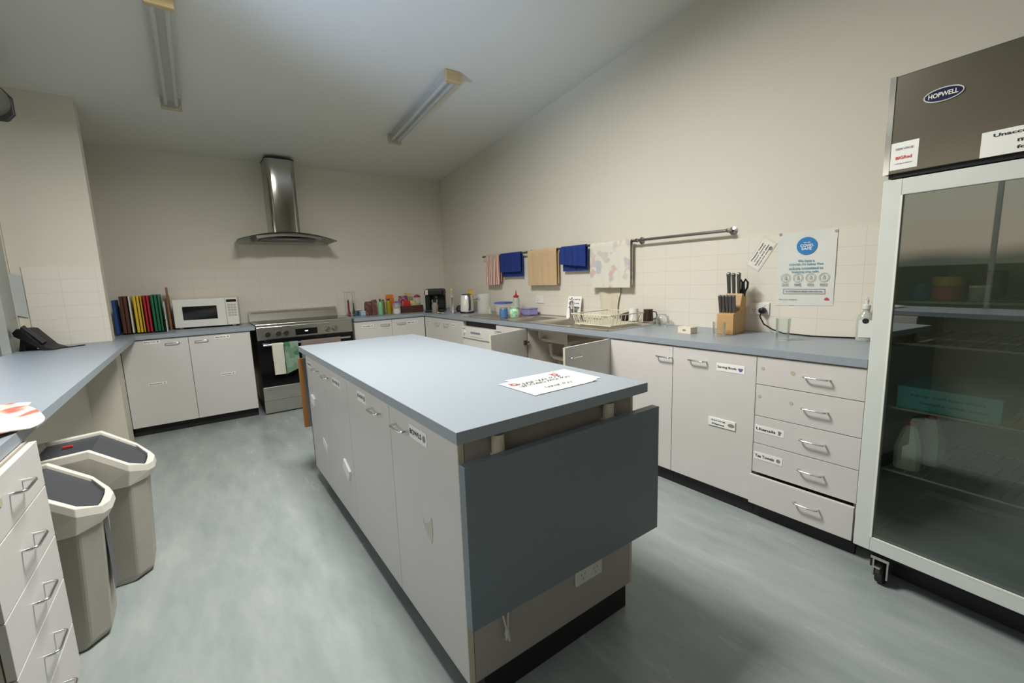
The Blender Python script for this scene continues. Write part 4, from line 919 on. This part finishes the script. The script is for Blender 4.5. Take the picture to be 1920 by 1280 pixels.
# local x runs along the front (away from the drawers), local y is depth
FW, FD = .80, .66; FI = mat('fridge_interior', (.26, .28, .24), .32, .2)
c = MB()
c.box(0, .03, .045, FD, .15, 1.60); c.box(FW-.03, FW, .045, FD, .15, 1.60); c.box(0, FW, FD-.03, FD, .15, 1.60); c.box(0, FW, .045, FD, .15, .19); c.box(0, FW, .045, FD, 1.57, 1.60)
c.build('cabinet', FI, t)
FDK = mat('fridge_steel_front', (.17, .16, .13), .24, .95, noise=(3, .05))
hd = MB().box(-.012, FW, .0, FD, 1.612, 1.945).build('header', FDK, t, bevel=.003)
MB().box(-.0135, .004, -.003, .02, 1.612, 1.945).build('corner_trim', CHROME, hd)
MB().box(.0, FW, .01, .05, 1.598, 1.612).build('seal_gap', BLACK, t)
d = MB(); st = .052
d.box(-.010, st-.006, 0, .04, .15, 1.592); d.box(FW-st, FW, 0, .04, .15, 1.592); d.box(st-.006, FW-st, 0, .04, 1.535, 1.592); d.box(st-.006, FW-st, 0, .04, .15, .205)
fd = d.build('door', mat('white_aluminium', (.66, .69, .65), .32), t, bevel=.002)
MB().box(st-.006, FW-st, .008, .012, .205, 1.535).build('door_glass', glassy('fridge_glass', (.80, .83, .78), .015, 2.5), fd)
MB().box(st-.008, st-.002, -.001, .006, .205, 1.535).box(st, FW-st, -.001, .006, .203, .208).build('bead', mat('bright_bead', (.80, .80, .74), .3), fd)
WS = mat('grey_shelf_wire', (.46, .48, .43), .35, .3)
for z_ in (1.148, .99, .735, .478):
    m_ = MB(); m_.tube([(.035, .075, z_), (FW-.035, .075, z_)], .005, 8); m_.tube([(.035, .60, z_), (FW-.035, .60, z_)], .004, 8); m_.tube([(.035, .33, z_-.004), (FW-.035, .33, z_-.004)], .003, 8)
    for i in range(26): x = .045+i*.0285; m_.tube([(x, .075, z_+.002), (x, .60, z_+.002)], .0018, 5)
    m_.build('wire_shelf', WS, t, smooth=True)
MB().box(.04, .045, .08, .60, .21, .215).box(.04, FW-.04, .595, .60, .21, .235).build('floor_tray', WS, t)
bd = MB().lathe([(0, 0), (.048, 0), (.045, -.004), (0, -.005)], (.134, -.001, 1.842), 32, 0, axis='Y', sy=.42).build('badge', mat('navy_enamel', (.012, .014, .06), .2), hd)
MB().tube([(.134+.049*math.cos(a), -.003, 1.842+.0207*math.sin(a)) for a in [k*PI/16 for k in range(32)]], .0018, 6, closed=True).text('HOPWELL', (.134, -.0068, 1.842), (1, 0, 0), (0, 0, 1), .074, .015, 0).build('badge_lettering', WHITE, bd)
nt1 = MB().box(.004, .082, -.0012, 0, 1.625, 1.718, 0)
nt1.text('SERVICE', (.043, -.0015, 1.695), (1, 0, 0), (0, 0, 1), .05, .007, 1).text('BIGRed', (.043, -.0015, 1.665), (1, 0, 0), (0, 0, 1), .045, .011, 2)
nt1.text('refrigeration', (.043, -.0015, 1.645), (1, 0, 0), (0, 0, 1), .05, .005, 1).build('sticker', [PAPER, GREYI, RED], hd)
n2 = MB().box(.236, .50, -.0015, 0, 1.600+.014, 1.690, 0)
for i, (s_, w_) in enumerate((('Unacceptable items', .19), ('must be', .085), ('for your', .085))): n2.text(s_, (.262+.095, -.0018, 1.674-i*.023), (1, 0, 0), (0, 0, 1), w_, .013, 1)
n2.build('notice', [PAPER, INK], hd)
def castor(x, y):
    m_ = MB().tube([(x-.012, y, .042), (x+.012, y, .042)], .041, 20, 0).box(x-.026, x-.020, y-.025, y+.025, .03, .115, 1).box(x+.020, x+.026, y-.025, y+.025, .03, .115, 1).box(x-.03, x+.03, y-.035, y+.03, .108, .12, 1).box(x-.01, x+.01, y-.06, y-.02, .085, .092, 1)
    m_.build('castor', [mat('black_rubber', (.02, .02, .02), .6), STEEL], t)
for x, y in ((.075, .06), (FW-.08, .06), (.075, FD-.08), (FW-.08, FD-.08)): castor(x, y)
MB().box(.01, FW-.01, .13, .14, .012, .12).build('underside_shade', KICK, t)  # added black panel standing in for the deep shade under the fridge
MB().box(0.0, FW, .04, FD, .12, .15).build('chassis', BLACK, t)
FM = Matrix.Translation((2.10, .54, 0)) @ Matrix.Rotation(R(-95), 4, 'Z')
def infr(o, x, y, z, rz=0): o.location = FM @ Vector((x, y, z)); o.rotation_euler = (0, 0, R(-95)+rz); return o
# what stands in the fridge
o = MB().box(-.14, .14, -.12, .12, 0, .085, 0)
o.text('keep refrigerated', (0, -.1205, .055), (1, 0, 0), (0, 0, 1), .20, .012, 1); o.text('handle with care', (.02, -.1205, .03), (1, 0, 0), (0, 0, 1), .18, .010, 1)
tag(infr(o.build('cardboard_tray', [mat('teal_card', (.09, .50, .58), .5), mat('dark_teal_ink', (.02, .14, .18), .6)], None), .20, .21, .7385), 'bright teal cardboard tray on a fridge shelf', 'box')
def cyl_in(name, label, cat, x, y, z, r_, h_, m, lidm=None):
    tt = thing(name, label, cat); infr(tt, x, y, z)
    MB().lathe([(r_*.9, 0), (r_, .005), (r_, h_*.85), (r_*.95, h_*.87)], seg=20).build('tub', m, tt, smooth=True)
    MB().lathe([(r_*1.02, h_*.86), (r_*1.02, h_), (0, h_)], seg=20).build('lid', lidm or m, tt, smooth=True)
cyl_in('food_tub', 'dark blue tub at the left of the top fridge shelf', 'tub', .085, .14, 1.1525, .032, .06, mat('fridge_blue', (.03, .10, .28), .4))
cyl_in('food_tub', 'red tub with yellow lid on the top fridge shelf', 'tub', .155, .16, 1.1525, .045, .05, mat('fridge_red', (.45, .10, .10), .4))
cyl_in('food_tub', 'yellow tub stacked on the red tub in the fridge', 'tub', .155, .16, 1.2035, .045, .035, mat('fridge_yellow', (.55, .36, .06), .4))
cyl_in('food_tub', 'small jar with a white lid on the top fridge shelf', 'jar', .245, .13, 1.1525, .028, .055, mat('fridge_grey', (.4, .4, .4), .4), WHITE)
o = MB().box(-.045, .045, -.05, .05, 0, .10).build('food_carton', mat('fridge_brown', (.16, .10, .07), .5), None, bevel=.004); tag(infr(o, .21, .36, 1.1525), 'brown carton standing at the back of the top fridge shelf', 'carton')
tt = thing('milk_bottle', 'white plastic milk bottle with a red cap on the lower fridge shelf', 'bottle'); infr(tt, .092, .155, .482, R(10))
def mr_(w_, d_, z_, c_=.012): return [(-w_, -d_+c_, z_), (-w_+c_, -d_, z_), (w_-c_, -d_, z_), (w_, -d_+c_, z_), (w_, d_-c_, z_), (w_-c_, d_, z_), (-w_+c_, d_, z_), (-w_, d_-c_, z_)]
MB().loft([mr_(.036, .04, 0), mr_(.040, .045, .01), mr_(.040, .045, .09), mr_(.026, .03, .15), mr_(.016, .016, .175, .006)]).build('jug', mat('milk_white', (.74, .76, .70), .4), tt, smooth=True)
MB().lathe([(.017, .175), (.017, .19), (0, .191)], seg=14).build('cap', mat('red_plastic', (.45, .02, .03), .35), tt, smooth=True)
tt = thing('milk_bottle', 'second milk bottle standing behind the front one in the fridge', 'bottle'); infr(tt, .12, .27, .482, R(-5))
MB().loft([mr_(.036, .04, 0), mr_(.040, .045, .01), mr_(.040, .045, .10), mr_(.026, .03, .16), mr_(.016, .016, .185, .006)]).build('jug', mat('milk_white', (.74, .76, .70), .4), tt, smooth=True)
MB().lathe([(.017, .185), (.017, .20), (0, .201)], seg=14).build('cap', mat('red_plastic', (.45, .02, .03), .35), tt, smooth=True)
